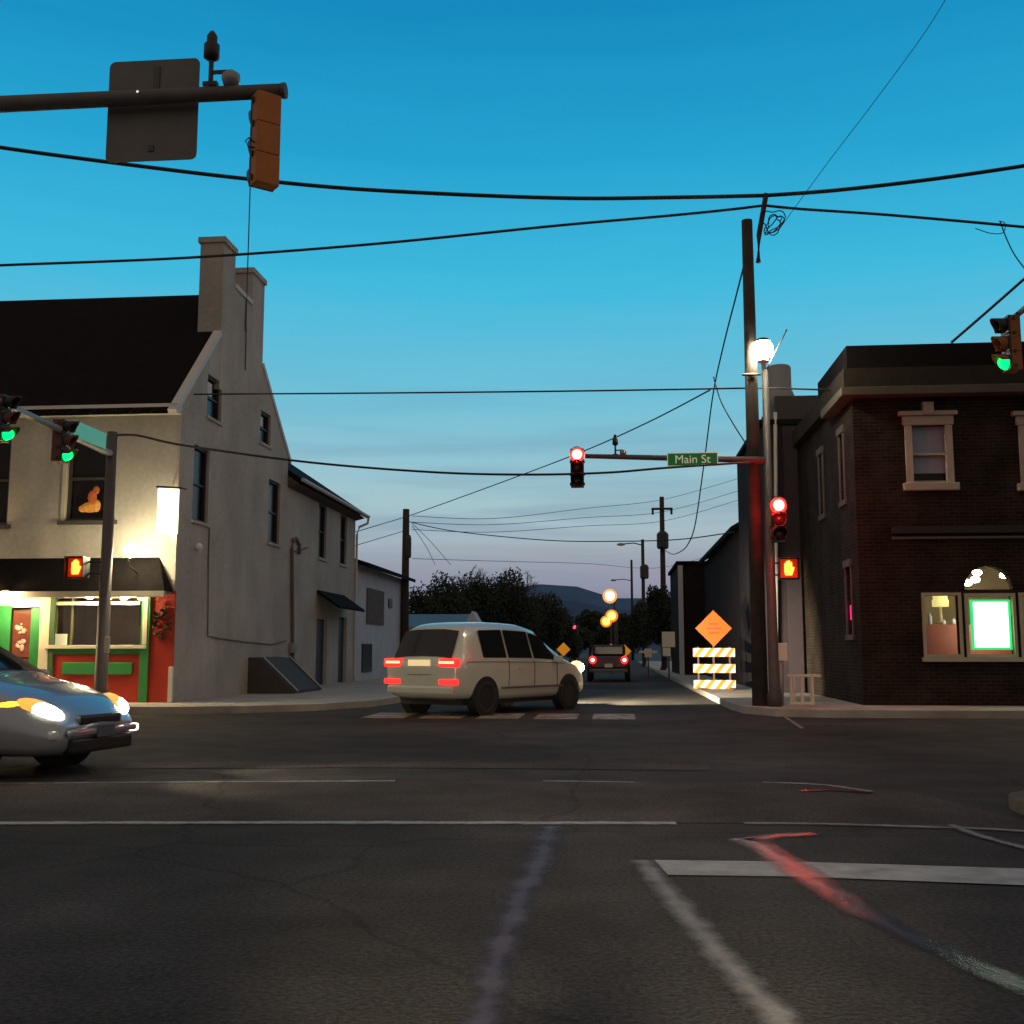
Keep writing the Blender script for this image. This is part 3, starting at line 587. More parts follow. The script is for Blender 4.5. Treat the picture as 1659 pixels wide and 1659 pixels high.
LB().b2((BX + .7, BY - .06, zc - .02), (XR, BY - .003, zc + .03)).build('belt_course', mat('belt_stone', (.12, .11, .09), .8), bb)
LB().b2((BX + .7, BY - .10, zc2 - .15), (XR, BY - .003, zc2)).build('sign_band', mat('black_band', (.02, .018, .018), .7), bb)
M_blind = mat('window_blind', (.30, .33, .42), .6, var=.06)
for (x0, z0, x1, z1) in up:
    wn = LB().b2((x0, BY + .12, z0), (x1, BY + .15, z1)).build('window', M_glass, bb); t = .055
    LB().b2((x0, BY + .108, z0 + (z1 - z0) * .18), (x1, BY + .117, z1)).build('blind', M_blind, wn)
    f = LB(); f.b2((x0 - .12, BY - .06, z0 - .003), (x0 + .02, BY + .07, z1)).b2((x1 - .02, BY - .06, z0 - .003), (x1 + .12, BY + .07, z1)).b2((x0 + .02, BY + .0, (z0 + z1) / 2 - .02), (x1 - .02, BY + .10, (z0 + z1) / 2 + .03)).b2((x0 + .02, BY + .02, z0), (x1 - .02, BY + .10, z0 + .05))
    f.build('frame', M_stone, wn)
    f = LB(); f.b2((x0 - .16, BY - .07, z1 + .003), (x1 + .16, BY + .06, z1 + .2), bev=.02); f.b2((x0 - .24, BY - .12, z1 + .203), (x1 + .24, BY + .06, z1 + .30), bev=.02); f.b2(((x0 + x1) / 2 - .11, BY - .15, z1 + .22), ((x0 + x1) / 2 + .11, BY - .121, z1 + .48), bev=.01); f.b2(((x0 + x1) / 2 - .11, BY - .121, z1 + .303), ((x0 + x1) / 2 + .11, BY - .003, z1 + .48))
    f.build('lintel', M_stone, wn)
    LB().b2((x0 - .2, BY - .14, z0 - .17), (x1 + .2, BY + .08, z0 - .006), bev=.02).build('sill', M_stone, wn)
for i, (y0, z0, y1, z1) in enumerate(bs):
    wn = LB().b2((BX + .08, y0, z0), (BX + .11, y1, z1)).build('window', M_glass, bb)
    f = LB(); f.b2((BX - .03, y0 - .1, z0), (BX + .08, y0, z1)).b2((BX - .03, y1, z0), (BX + .08, y1 + .1, z1)).b2((BX - .05, y0 - .15, z1 + .002), (BX + .06, y1 + .15, z1 + .16)).b2((BX - .05, y0 - .15, z0 - .12), (BX + .06, y1 + .15, z0 - .002)); f.build('frame', mat('dull_frame', (.10, .085, .08), .8), wn)
    if i == 2: LB().box((BX + .06, (y0 + y1) / 2, (z0 + z1) / 2 - .25), (.03, .55, .32), bev=.01).build('neon_sign', emis('pink_neon', (1, .02, .18), 1.3), wn)
# shop interior, lit
M_int = mat('olive_interior', (.30, .26, .14), .8, var=.2, vscale=1.5)
xa, xb = lw[0] - .5, rw[2] + .5; zf, zc_ = .3, ac.z + ar + .35
LB().add([(xa, BY + .17, zf), (xb, BY + .17, zf), (xb, BY + 3, zf), (xa, BY + 3, zf), (xa, BY + .17, zc_), (xb, BY + .17, zc_), (xb, BY + 3, zc_), (xa, BY + 3, zc_)],
         [(0, 1, 2, 3), (4, 5, 6, 7), (2, 3, 7, 6), (1, 2, 6, 5), (0, 3, 7, 4)]).build('shop_interior', M_int, bb)
M_ftan = mat('greenish_frame', (.46, .46, .33), .6, var=.1)
f = LB(); t = .06
for (x0, z0, x1, z1) in (lw, cwn, rw):
    f.b2((x0 - t, BY - .05, z0 - t), (x0, BY + .06, z1 + t)).b2((x1, BY - .05, z0 - t), (x1 + t, BY + .06, z1 + t)).b2((x0, BY - .05, z1), (x1, BY + .06, z1 + t)).b2((x0, BY - .05, z0 - t), (x1, BY + .06, z0))
f.b2((lw[0] - .1, BY - .12, lw[1] - .15), (rw[2] + .1, BY - .003, lw[1] - t - .003)).build('window_frame', M_ftan, bb)
f = LB()
for k in range(14):
    (x0, z0), (x1, z1) = arch[k], arch[k + 1]; o0 = Vector((x0 - ac.x, 0, z0 - ac.z)) * .1; o1 = Vector((x1 - ac.x, 0, z1 - ac.z)) * .1
    f.add([(x0, BY - .03, z0), (x1, BY - .03, z1), Vector((x1, BY - .03, z1)) + o1, Vector((x0, BY - .03, z0)) + o0, (x0, BY + .05, z0), (x1, BY + .05, z1), Vector((x1, BY - .001, z1)) + o1, Vector((x0, BY - .001, z0)) + o0], [(0, 1, 2, 3), (0, 1, 5, 4), (2, 3, 7, 6)])
f.build('arch_frame', M_brick, bb)
pn = LB()
for (x0, z0, x1, z1) in (lw, cwn, rw): pn.add([(x0, BY + .10, z0), (x1, BY + .10, z0), (x1, BY + .10, z1), (x0, BY + .10, z1)], [(0, 1, 2, 3)])
pn.add([(x, BY + .10, z) for x, z in arch], [tuple(range(15))]); pn.build('pane', M_clear, bb)
M_ceil = emis('ceiling_bulb', (1, .82, .48), 42)
for (px, py, dz) in ((1583, 928, 1.0), (1627, 932, 1.3), (1568, 944, .5), (1580, 939, .9)):
    q = pY(px, py, BY + dz); LB().ball(q, .085, 12, 1.2, 1, .8).build('ceiling_lamp_or_fill', M_ceil, bb, smooth=True)
ctr = LB(); q = pY(1497, 1012, BY + .9); ctr.b2((xa, BY + .75, zf), (xb, BY + 1.5, q.z), bev=.01).build('counter', mat('red_counter', (.45, .085, .03), .5, var=.15), bb)
q0 = pY(1525, 1010, BY + 1.1)
tl = thing('table_lamp', 'yellow shaded lamp on the counter inside the left pane of the lit window', 'lamp', loc=(q0.x, q0.y, q0.z))
MB().lathe((0, 0, 0), [(.09, 0), (.09, .02), (.03, .05), (.025, .38)], 14).build('stand', mat('lamp_stand', (.55, .5, .3), .5), tl, smooth=True)
MB().lathe((0, 0, .36), [(.17, 0), (.17, .14), (.145, .16), (.15, .18), (.15, .36)], 18).build('lamp_shade', emis('lamp_shade', (.75, .66, .22), 1.0), tl, smooth=True)
for k, (px, hh, lab) in enumerate(((1507, .24, 'tall white bottle standing leftmost on the counter in the lit window'), (1529, .10, 'small cup on the counter below the shaded lamp'), (1545, .13, 'round jar on the counter near the green framed board'))):
    q = pY(px, 1012, BY + .85); o = MB().lathe((0, 0, 0), [(.04, 0), (.045, .02), (.045, hh * .7), (.02, hh * .85), (.02, hh)], 12).build(('bottle', 'cup', 'jar')[k], M_curtain, smooth=True); o.location = (q.x, q.y, pY(1497, 1012, BY + .9).z + .002)
    tag(o, lab, ('bottle', 'cup', 'jar')[k])
p = pY(1606, 1012, BY - .0); 
ls = thing('lit_board', 'glowing white board with a green rim in the middle shop window', 'sign', loc=(p.x, BY + .02, p.z))
hw, hh = (pY(1634, 1000, BY).x - pY(1578, 1000, BY).x) / 2, (pY(1606, 976, BY).z - pY(1606, 1049, BY).z) / 2
MB().box((0, 0, 0), (hw * 2, .05, hh * 2), bev=.02).build('light_panel', emis('board_light', (.86, 1, .88), 5), ls)
MB().box((0, .004, hh + .025), (hw * 2 + .1, .06, .05)).box((0, .004, -hh - .025), (hw * 2 + .1, .06, .05)).box((hw + .025, .004, 0), (.05, .06, hh * 2)).box((-hw - .025, .004, 0), (.05, .06, hh * 2)).build('rim', emis('green_rim', (.03, .8, .2), .9), ls)
# pale downpipe and wall base at the corner
p = pY(1303, 900, 29.8)

# ================================================================== RIGHT REAR ROW
def slab(name, label, x0, x1, y0, y1, z, m, roofm=M_roof):
    LB.base = (x0, y0, .145); o = thing(name, label, 'building', loc=LB.base)
    LB().b2((x0, y0, .1), (x1, y1, z)).build('wall', m, o)
    LB().b2((x0 - .12, y0 - .12, z), (x1, y1 + .01, z + .14)).build('roof', roofm, o); return o
X2 = pY(1241, 900, 30.1).x; zB2 = pY(1290, 640, 30.1).z
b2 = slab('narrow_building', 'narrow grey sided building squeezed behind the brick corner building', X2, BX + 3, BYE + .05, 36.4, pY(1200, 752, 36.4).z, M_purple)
LB.base = (X2, BYE + .05, .145); yy = BYE + .05
LB().b2((BX - .45, yy - .10, .15), (BX - .08, yy + .3, zB2 - .9)).build('pilaster', mat('pale_pilaster', (.05, .04, .048), .95, spec=.08, var=.1), b2)
LB().b2((BX - .6, yy + .1, zB2 - .9), (BX + 3, yy + 3, zB2), bev=.02).build('stair_tower', mat('dark_tower', (.05, .045, .05), .8), b2)
LB().tube([pY(1256, 668, yy - .08), pY(1257, 800, yy - .08), pY(1258, 1120, yy - .08)], .05, 8).build('downpipe', M_trimw, b2)
ct = pY(1262, 594, yy + .6); cb = pY(1262, 668, yy + .6)
b = LB().b2((ct.x - .32, yy + .3, cb.z - 1.2), (ct.x + .36, yy + .95, cb.z + .15), bev=.02); b.build('chimney', mat('violet_stack', (.16, .16, .20), .8, var=.15), b2)
LB().lathe((ct.x, yy + .62, cb.z + .15), [(.40, 0), (.42, .25), (.36, .42), (.33, .46), (.33, ct.z - cb.z - .2), (.29, ct.z - cb.z - .14)], 20).build('chimney_cap', mat('grey_cap', (.24, .25, .27), .6, .2), b2, smooth=True)
z3 = pX(1197, 852, X2).z
y3, y4 = 36.5, 50.5; LB.base = (X2, y3, .145)
b3 = thing('gabled_outbuilding', 'dark building with a sloping roof behind the striped barricade', 'building', loc=LB.base)
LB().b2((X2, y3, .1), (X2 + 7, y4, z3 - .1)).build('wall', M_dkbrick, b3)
LB().prism([(X2 - .25, y3, z3 - .15), (X2 + 3.5, y3, z3 + 2), (X2 + 7.25, y3, z3 - .15), (X2 + 7.25, y3, z3 - .02), (X2 + 3.5, y3, z3 + 2.15), (X2 - .25, y3, z3)], (0, y4 - y3 + .2, 0)).build('roof', M_roof, b3)
X4 = pY(1101, 1000, 52.0).x
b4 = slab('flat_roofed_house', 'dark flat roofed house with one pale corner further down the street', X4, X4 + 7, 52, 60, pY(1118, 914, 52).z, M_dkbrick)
LB.base = (X4, 52, .145); LB().b2((X4 - .04, 51.9, .15), (X4 + .18, 51.997, pY(1118, 916, 52).z)).build('corner_board', M_white, b4)

# ================================================================== POLES, ARMS AND SIGNALS
M_red = emis('red_lens', (1, .002, .002), 380); M_hot = emis('hot_filament', (1, .72, .45), 3); M_redglow = emis('red_rim_glow', (1, .012, .006), 12)
M_green = emis('green_lens', (.0, 1, .11), 3.2); M_brn = mat('signal_brown', (.13, .048, .028), .6, var=.12, vscale=6); M_org = mat('signal_orange', (.30, .10, .028), .6, var=.12, vscale=6)
M_off = mat('dark_lens', (.02, .015, .015), .25)
def signal(label, loc, rz, lit, S=.27, body=M_yel, group=None, scale_lens=1.0, back=True):
    t = thing('traffic_signal', label, 'traffic light', group, loc, rz)     # faces local -Y, origin at the top of the housing
    h = MB()
    for k in range(3): h.box((0, .09, -S * (k + .5)), (S, .18, S - .003), bev=.012)
    h.build('housing', body, t)
    d = MB()
    for k in range(3): d.box((0, -.018, -S * (k + .5)), (S * 1.04, .034, S - .006), bev=.01)
    d.build('door', M_black, t)
    for k in range(3):
        z = -S * (k + .5); r = S * .38 * scale_lens; v = MB(); n = 14; vs = []; fs = []
        for i in range(n + 1):
            a = (R(-50) + R(280) * i / n) if not (lit == 'green' and k == 2) else R(5) + R(170) * i / n; dl = .24 * (.55 + .45 * max(0, math.sin(a)))
            for rr in (r * 1.06, r * 1.13): vs += [(rr * math.cos(a), -.034, z + rr * math.sin(a)), (rr * math.cos(a), -dl - .03, z + rr * math.sin(a))]
        for i in range(n):
            j = 4 * i; fs += [(j, j + 1, j + 5, j + 4), (j + 2, j + 3, j + 7, j + 6), (j + 1, j + 3, j + 7, j + 5)]
        v.add(vs, fs).build('visor', M_black if k == 0 or lit != 'green' else body, t, smooth=True)
        on = (lit == 'red' and k == 0) or (lit == 'green' and k == 2)
        prof = [(r, 0), (r * .96, .012), (r * .8, .035), (r * .5, .055), (0.0001, .065)]
        if on and lit == 'red':
            L = MB().lathe((0, -.038, z), prof[1:], 20, (0, -1, 0)).build('lens', M_red, t, smooth=True)
            MB().ball((0, -.085, z), r * .8, 16, 1, .32, 1).build('bulb', M_hot, L, smooth=True)
            MB().lathe((0, -.036, z), [(r * 1.28, 0), (r * 1.28, .004), (r * 1.14, .006)], 24, (0, -1, 0)).build('rim', M_redglow, L)  # emissive ring paints red lens light on the door face
            MB().lathe((0, -.036, z), [(r * 1.05, 0), (r * 1.05, .010), (r * .9, .018)], 20, (0, -1, 0)).build('rim', M_redglow, L)
            pl = bpy.data.lights.new('red_fill', 'POINT'); po = bpy.data.objects.new('red_fill', pl); C.objects.link(po); po.parent = t; po.location = (0, -.55, z - .12)
            pl.energy = 80 if 'corner' in label else 3; pl.color = (1, .015, .02); pl.shadow_soft_size = .1  # added lamp hung before the lens to spill red on pole and walls
        else:
            MB().lathe((0, -.036, z), [(a_ * 1.08, b_ * 2.2) for a_, b_ in prof] if on else prof, 18, (0, -1, 0)).build('lens', M_green if on else M_off, t, smooth=True)
    for z in (-.07, -S * 1.0, -S * 2.0, -S * 3 + .07):
        for sx in (-1, 1): MB().box((sx * S * .53, .06, z), (.03, .04, .05)).build('hinge', M_dark, t)
    return t
def pole(mb, p, z0, z1, r0, r1, n=12): return mb.lathe((p[0], p[1], 0), [(r0, z0), (r1, z1)], n)
GA = 'mast arms carrying signals'
# near left mast arm (its pole stands out of view to the left)
AY = 9.6; tip = pY(460, 147, AY); za = tip.z
ma = thing('mast_arm', 'dark steel mast arm reaching in from the upper left with a sign on it', 'mast arm', loc=(-9.6, AY, .145))
MB().lathe((0, 0, 0), [(.19, 0), (.19, .05), (.14, .1), (.10, za + .3)], 14).build('pole', M_arm, ma, smooth=True)
MB().tube([(0, 0, za - .145), (tip.x + 9.6, 0, za - .145)], .095, 14, .068).build('arm', M_arm, ma, smooth=True)
MB().lathe((tip.x + 9.6, 0, za - .145), [(.074, -.02), (.074, .02), (.03, .03)], 14, (1, 0, 0)).build('end_cap', M_arm, ma)
s0 = pY(404, 160, AY)
xsig = pY(427, 200, AY).x
nl = signal('brown backed traffic signal hanging under the tip of the upper left mast arm', (xsig, AY + .0, pY(427, 160, AY).z), R(180 + 40), 'none', S=(pY(427, 158, AY).z - pY(427, 304, AY).z) / 3, group='traffic signals')
MB().box((0, .02, .05), (.05, .05, .14)).build('bracket', M_dark, nl); nl.scale = (.78, .8, 1)
MB().tube([(.15, .10, -.50), (.22, .10, -.47), (.26, .10, -.51), (.22, .10, -.56), (.14, .10, -.55)], .009, 6).build('cable_loop', M_wire, nl)
c0 = pY(247, 178, AY + .12); wS = pY(321, 178, AY).x - pY(173, 178, AY).x; hS = pY(247, 95, AY).z - pY(247, 260, AY).z
bs_ = thing('road_sign', 'grey back of a rectangular sign fixed to the upper left mast arm', 'sign', loc=(c0.x, AY + .13, c0.z))
rc = .06; cp = []
for (sx, sz, a0_) in ((1, 1, 0), (-1, 1, 90), (-1, -1, 180), (1, -1, 270)):
    for k in range(6): a = R(a0_ + 18 * k); cp.append((sx * (wS / 2 - rc) + rc * math.cos(a), -.006, sz * (hS / 2 - rc) + rc * math.sin(a)))
MB().prism(cp, (0, .012, 0)).build('plate', M_alu, bs_)
MB().box((.03, -.012, hS * .28), (.06, .012, hS * .3)).box((.0, -.012, -hS * .38), (.05, .012, .06)).build('clamp', mat('clamp_steel', (.09, .09, .09), .5, .5), bs_)
MB().ball((-.07, -.2, .09), .012, 8).build('rivet_glint', emis('glint', (1, .95, .9), .9), bs_)  # bright ball paints the glint as emission
def detector(px, py, Y, lab, s=1.0):
    q = pY(px, py, Y); t = thing('signal_detector', lab, 'detector', 'detectors on the mast arms', (q.x, q.y, q.z)); t.scale = (s, s, s)
    MB().tube([(0, 0, 0), (0, 0, .30)], .025, 8).box((0, 0, .02), (.14, .06, .04)).build('post', M_dark, t)
    MB().lathe((0, 0, .26), [(.03, 0), (.075, .03), (.075, .16), (.05, .18), (.05, .25), (.02, .30)], 12).build('sensor', M_black, t, smooth=True)
    MB().box((.10, 0, .14), (.2, .03, .03)).build('bracket', M_dark, t)
    d = MB().lathe((.20, 0, .03), [(.001, -.06), (.07, -.03), (.09, .03), (.085, .08), (.03, .12)], 14); d.build('camera_dome', mat('dome_grey', (.30, .32, .34), .3, .2), t, smooth=True)
    return t
detector(341, 140, AY, 'black detector and dome camera on top of the upper left mast arm')

# utility pole at the right corner
UX, UY = pY(1228, 1000, 23.0).x, 23.0
ztop = pY(1217, 357, UY).z
up_ = thing('utility_pole', 'tall dark wooden utility pole beside the globe lamp on the right corner', 'pole', 'wooden utility poles', loc=(UX, UY, .145))
MB().lathe((0, 0, 0), [(.165, 0), (.115, ztop - .145)], 14).build('pole', M_wood, up_, smooth=True)
q = pY(1240, 318, UY); a0 = pY(1226, 385, UY)
MB().tube([(a0.x - UX, -.13, a0.z - .6 - .145), (a0.x - UX + .03, -.13, a0.z - .145), (q.x - UX, -.13, q.z - .145)], .055, 8).build('extension_arm', M_wood, up_)
q = pY(1201, 610, UY); MB().tube([(q.x - UX, -.16, q.z - .145), (.18, -.16, q.z - .145)], .03, 6).build('cross_bracket', M_dark, up_)
q = pY(1273, 537, UY); q2_ = pY(1238, 606, UY); MB().tube([(q.x - UX, -.16, q.z - .145), (q2_.x - UX, -.16, q2_.z - .145)], .017, 6).build('antenna', M_dark, up_)
cl = MB()
for k in range(4):
    c = pY(1252, 358, UY - .2); pts = []
    rr = random.uniform(.17, .26)
    for i in range(22):
        a = 2 * math.pi * i / 21; w_ = 1 + .25 * math.sin(3 * a + k * 1.7)
        pts.append((c.x - UX + rr * .9 * w_ * math.cos(a) + random.uniform(-.01, .01) + .05 * (k % 2), -.2 + .05 * k, c.z - .145 + rr * w_ * math.sin(a + .3 * k) - .02 * k))
    cl.tube(pts, .013, 5)
cl.build('cable_coil', M_wire, up_)
# galvanised signal pole with globe lamp
SX, SY = pY(1243, 1000, 23.25).x + .03, 22.75
gl = pY(1236, 566, SY)
gp = thing('signal_pole', 'pale metal signal pole topped by a glowing globe lamp with a long mast arm', 'pole', loc=(SX, SY, .145))
MB().lathe((0, 0, 0), [(.15, 0), (.15, .25), (.11, .3), (.065, gl.z - .145 - .45)], 14).build('pole', mat('weathered_steel', (.08, .075, .072), .6, .3, var=.2, vscale=4), gp, smooth=True)
gx = gl.x - SX; MB().tube([(0, 0, gl.z - .75), (gx * .6, 0, gl.z - .6), (gx, 0, gl.z - .145 - .24)], .05, 8).lathe((gx, 0, gl.z - .145 - .30), [(.06, 0), (.12, .04), (.12, .09)], 14).build('lamp_bracket', M_trimw, gp)
M_globe = emis('globe_glow', (1, .86, .60), 170)
gg = MB().ball((gx, 0, gl.z - .145), .215, 22, 1, 1, .98).build('lamp_globe', M_globe, gp, smooth=True)
MB().lathe((gx, 0, gl.z - .145 + .16), [(.16, 0), (.12, .06), (.03, .09)], 16).build('lamp_cap', M_dark, gg)
aR = pY(1220, 746, SY); aL = pY(948, 739, SY)
MB().tube([(0, 0, aR.z - .145), (aL.x - SX, 0, aL.z - .145)], .07, 12, .048).build('arm', M_arm, gp, smooth=True)
# Main St sign
p = pY(1122, 744, SY - .1); wd = pY(1163, 744, SY).x - pY(1081, 744, SY).x; hg = pY(1122, 733, SY).z - pY(1122, 755, SY).z
ms = thing('street_sign', 'green street name sign reading Main St on the far mast arm', 'sign', loc=(p.x, SY - .085, p.z))
M_gs = mat('sign_green', (.012, .22, .055), .4, emit=(.01, .30, .06), es=.12); M_gw = mat('sign_white', (.70, .75, .58), .5, emit=(.8, .9, .6), es=.25)  # faint emission stands in for headlamp light the sign reflects
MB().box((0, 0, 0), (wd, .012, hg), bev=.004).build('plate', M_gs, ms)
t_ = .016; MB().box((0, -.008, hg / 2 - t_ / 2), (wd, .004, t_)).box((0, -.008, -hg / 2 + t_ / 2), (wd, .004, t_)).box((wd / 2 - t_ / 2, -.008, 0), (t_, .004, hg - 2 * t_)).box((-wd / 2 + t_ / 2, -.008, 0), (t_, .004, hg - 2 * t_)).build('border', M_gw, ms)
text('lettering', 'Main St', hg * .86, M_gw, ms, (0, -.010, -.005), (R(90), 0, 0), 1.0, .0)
GS = 'traffic signals'
q = pY(935, 727, SY - .12)
signal('red traffic signal at the free end of the far mast arm against the sky', (q.x, SY - .14, q.z), 0, 'red', .27, group=GS, scale_lens=1.15)
detector(997, 738, SY, 'small detector and dome camera on the far mast arm left of the green name sign', .8)
q = pY(1260, 808, SY - .2)
rs = signal('red traffic signal on the right corner pole above the orange pedestrian signal', (q.x, SY - .24, q.z), 0, 'red', .29, group=GS, scale_lens=1.15)
MB().tube([(0, .08, .02), (0, .2, .05), (SX - q.x, .24, .02)], .03, 8).tube([(0, .08, -.86), (SX - q.x, .24, -.86)], .03, 8).build('bracket', M_dark, rs)
M_hand = emis('orange_hand', (1, .30, .03), 4.5)
def pedsignal(label, loc, off):
    t = thing('pedestrian_signal', label, 'pedestrian signal', 'pedestrian signals', loc)
    MB().box((0, .1, 0), (.40, .2, .44), bev=.025).build('housing', M_black, t)
    v = MB().box((0, -.07, .215), (.40, .14, .012)).box((-.195, -.06, 0), (.012, .12, .42)).box((.195, -.06, 0), (.012, .12, .42)); v.build('visor', M_black, t)
    h = MB(); pal = [(-.07, -.14), (.05, -.14), (.08, -.05), (.10, .02), (.065, .03), (.06, .0), (.055, .13), (.025, .135), (.022, .05), (.018, .16), (-.012, .16), (-.016, .05), (-.02, .15), (-.05, .145), (-.05, .04), (-.055, .11), (-.08, .105), (-.085, -.06)]
    h.prism([(x * 1.1, -.008, z) for x, z in pal], (0, -.012, 0)).build('hand_symbol', M_hand, t)
    MB().box((0, -.003, 0), (.34, .006, .38), bev=.002).build('halo_panel', emis('red_halo', (1, .035, .0), .30), t)  # dim red plate imitates the halo round the lit hand
    MB().tube([(0, .12, .12), (off, .16, .12)], .022, 6).tube([(0, .12, -.12), (off, .16, -.12)], .022, 6).build('bracket', M_dark, t)
    return t
q = pY(1278, 921, SY - .15); pedsignal('orange hand pedestrian signal on the right corner pole', (q.x, SY - .16, q.z), SX - q.x)
# small white sign on the right pavement
q = pG(1262, 1138, .15); q = pY(1262, 1138, 23.3); p2 = pY(1265, 1056, 23.3)
ws = thing('notice_sign', 'small white notice sign on a grey post by the brick building', 'sign', loc=(q.x + .02, 23.1, .145))
MB().lathe((0, 0, 0), [(.055, 0), (.055, p2.z - .2)], 10).build('post', M_galv, ws, smooth=True)
MB().box((.01, -.06, p2.z - .145), (.27, .015, .36), bev=.006).build('plate', mat('notice_white', (.85, .82, .68), .5), ws)
# white railing
q = pY(1300, 1138, 23.1)
wrl = thing('railing', 'low white railing standing at the foot of the brick side wall', 'railing', loc=(q.x, 23.1, .145))
rl = MB()
for x in (-.22, 0, .21): rl.box((x, 0, .30), (.055, .055, .58), bev=.01)
rl.box((.05, 0, .60), (.68, .07, .05), bev=.01).box((0, 0, .05), (.5, .05, .05)).box((-.1, .35, .3), (.05, .05, .56)).box((.25, .35, .3), (.05, .05, .56)).box((.05, .35, .60), (.6, .05, .05))
rl.build('rail_frame', mat('white_rail', (.72, .66, .5), .6), wrl)

# left pole, its arm over the cross street
PX, PY_ = pY(173, 900, 21.6).x, 21.6
zpt = pY(183, 700, PY_).z
lpole = thing('signal_pole', 'dark signal pole in front of the shopfront carrying two green signals', 'pole', loc=(PX, PY_, .145))
MB().lathe((0, 0, 0), [(.17, 0), (.17, .3), (.13, .34), (.10, zpt - .145)], 14).build('pole', mat('pole_brown', (.12, .10, .10), .6, .2, var=.2), lpole, smooth=True)
zar = 5.30 - .145
MB().tube([(0, .02, zar), (.02, -8.5, zar + .28)], .075, 12, .055).build('arm', M_galv, lpole, smooth=True)
q = pY(172, 1055, PY_ - .2); MB().box((q.x - PX, -.17, q.z - .02), (.10, .08, .34), bev=.03).build('push_button', M_cream, lpole)
ls_ = thing('street_sign', 'pale green blank looking name sign seen edge on above the left arm', 'sign', loc=(PX + .10, PY_ - 1.15, zar + .32))
MB().box((0, 0, 0), (.012, 1.35, .32), bev=.004).build('plate', mat('teal_sign', (.16, .55, .42), .4, emit=(.1, .55, .4), es=.25), ls_)  # faint emission paints a reflective glow on the unlit plate
for (px, lab, dz) in ((103, 'green traffic signal next to the street name sign on the left arm', .28), (4, 'green traffic signal cut by the left edge of the picture', .28)):
    Yq = PX / (pY(px, 660, 20).x / 20); signal(lab, (PX + .02 + .03, Yq, zar + .145 + dz), R(90), 'green', .27, M_brn, group=GS)
q = pY(128, 920, PY_ - .1); pedsignal('orange hand pedestrian signal on the dark pole before the shopfront', (q.x, PY_ - .22, q.z), PX - q.x)
# right arm and signal at the frame edge, from a pole at the near right corner
RX = pY(1632, 560, 19.5).x; zr = pY(1632, 512, 19.5).z
rpole = thing('mast_arm', 'steel mast arm entering at the right edge above the brick cornice', 'mast arm', loc=(RX + .25, 10.0, .145))
MB().lathe((0, 0, 0), [(.17, 0), (.12, zr + .2)], 14).build('pole', M_arm, rpole, smooth=True)
MB().tube([(0, 0, zr - .145 + .06), (0, 9.9, zr - .145 + .06)], .07, 12, .05).build('arm', M_arm, rpole, smooth=True)
rg = signal('green traffic signal at the right edge in front of the brick cornice', (RX - .0, 19.5, zr - .02), R(-90 + 4), 'green', (zr - pY(1632, 600, 19.5).z) / 3, M_org, group=GS)
MB().tube([(0, .15, .0), (0, .22, .08)], .03, 6).build('bracket', M_dark, rg)

# ================================================================== OVERHEAD WIRES
def smoothpts(P, k=8):
    out = []
    for i in range(len(P) - 1):
        p0, p1, p2, p3 = P[max(i - 1, 0)], P[i], P[i + 1], P[min(i + 2, len(P) - 1)]
        for j in range(k):
            t = j / k; out.append(.5 * ((2 * p1) + (p2 - p0) * t + (2 * p0 - 5 * p1 + 4 * p2 - p3) * t * t + (3 * p1 - p0 - 3 * p2 + p3) * t ** 3))
    out.append(P[-1]); return out
def wire(pxs, y0, y1, r, label, name='overhead_wire'):
    L = len(pxs); tot = pxs[-1][0] - pxs[0][0] or 1; P = []
    for i, (x, y) in enumerate(pxs):
        t = (x - pxs[0][0]) / tot if abs(tot) > 40 else i / (L - 1)
        P.append(pY(x, y, y0 + (y1 - y0) * t))
    return tag(MB().tube(smoothpts(P), r, 5).build(name, M_wire), label, 'wire', 'overhead wires')
wire([(-160, 212), (0, 239), (200, 266), (400, 290), (600, 308), (900, 321), (1100, 320), (1240, 317)], 21, UY, .046, 'thick black cable sagging across the upper sky from the left edge to the pole')
wire([(1240, 317), (1350, 309), (1500, 292), (1659, 269), (1800, 246)], UY, 23, .046, 'thick black cable rising from the pole top to the right edge')
wire([(-120, 436), (0, 430), (300, 418), (600, 396), (900, 366), (1080, 350), (1180, 340), (1238, 333)], 22, UY, .032, 'black wire rising from the left edge past the chimneys to the pole')
wire([(1238, 333), (1300, 339), (1420, 347), (1540, 357), (1659, 368), (1780, 380)], UY, 23, .032, 'black wire dropping gently from the pole top to the right edge')
wire([(120, 640), (290, 639), (600, 637), (900, 634), (1100, 631), (1230, 629), (1345, 632)], 24, 23.3, .02, 'thin level wire crossing the gable and the middle of the sky')
wire([(190, 705), (225, 706), (300, 722), (500, 749), (700, 765), (850, 769), (980, 766), (1080, 758), (1215, 749)], 21.6, 22.7, .025, 'sagging signal cable from the left pole top to the mast arm sign')
wire([(1214, 395), (1195, 470), (1172, 560), (1155, 640), (1142, 740), (1128, 840), (1120, 872)], 23, 40, .022, 'black line dropping steeply left of the tall pole')
wire([(1120, 872), (1108, 890), (1090, 898), (1078, 892)], 40, 70, .025, 'slack end of the dropping line near the far transformer')
wire([(1150, 632), (1050, 684), (940, 733), (800, 786), (662, 836)], 26, 48.6, .020, 'straight diagonal line falling from the tall pole to the far left pole')
wire([(1156, 610), (1168, 650), (1190, 690), (1214, 727)], 23.5, 23.1, .014, 'short slack wire hanging beside the tall pole')
wire([(1700, 415), (1659, 452), (1600, 504), (1541, 555)], 22, 23.4, .030, 'thick service cable slanting down to the brick parapet')
wire([(1620, 358), (1630, 385), (1645, 415), (1672, 450)], 23, 23, .014, 'thin loose wire hanging at the right edge')
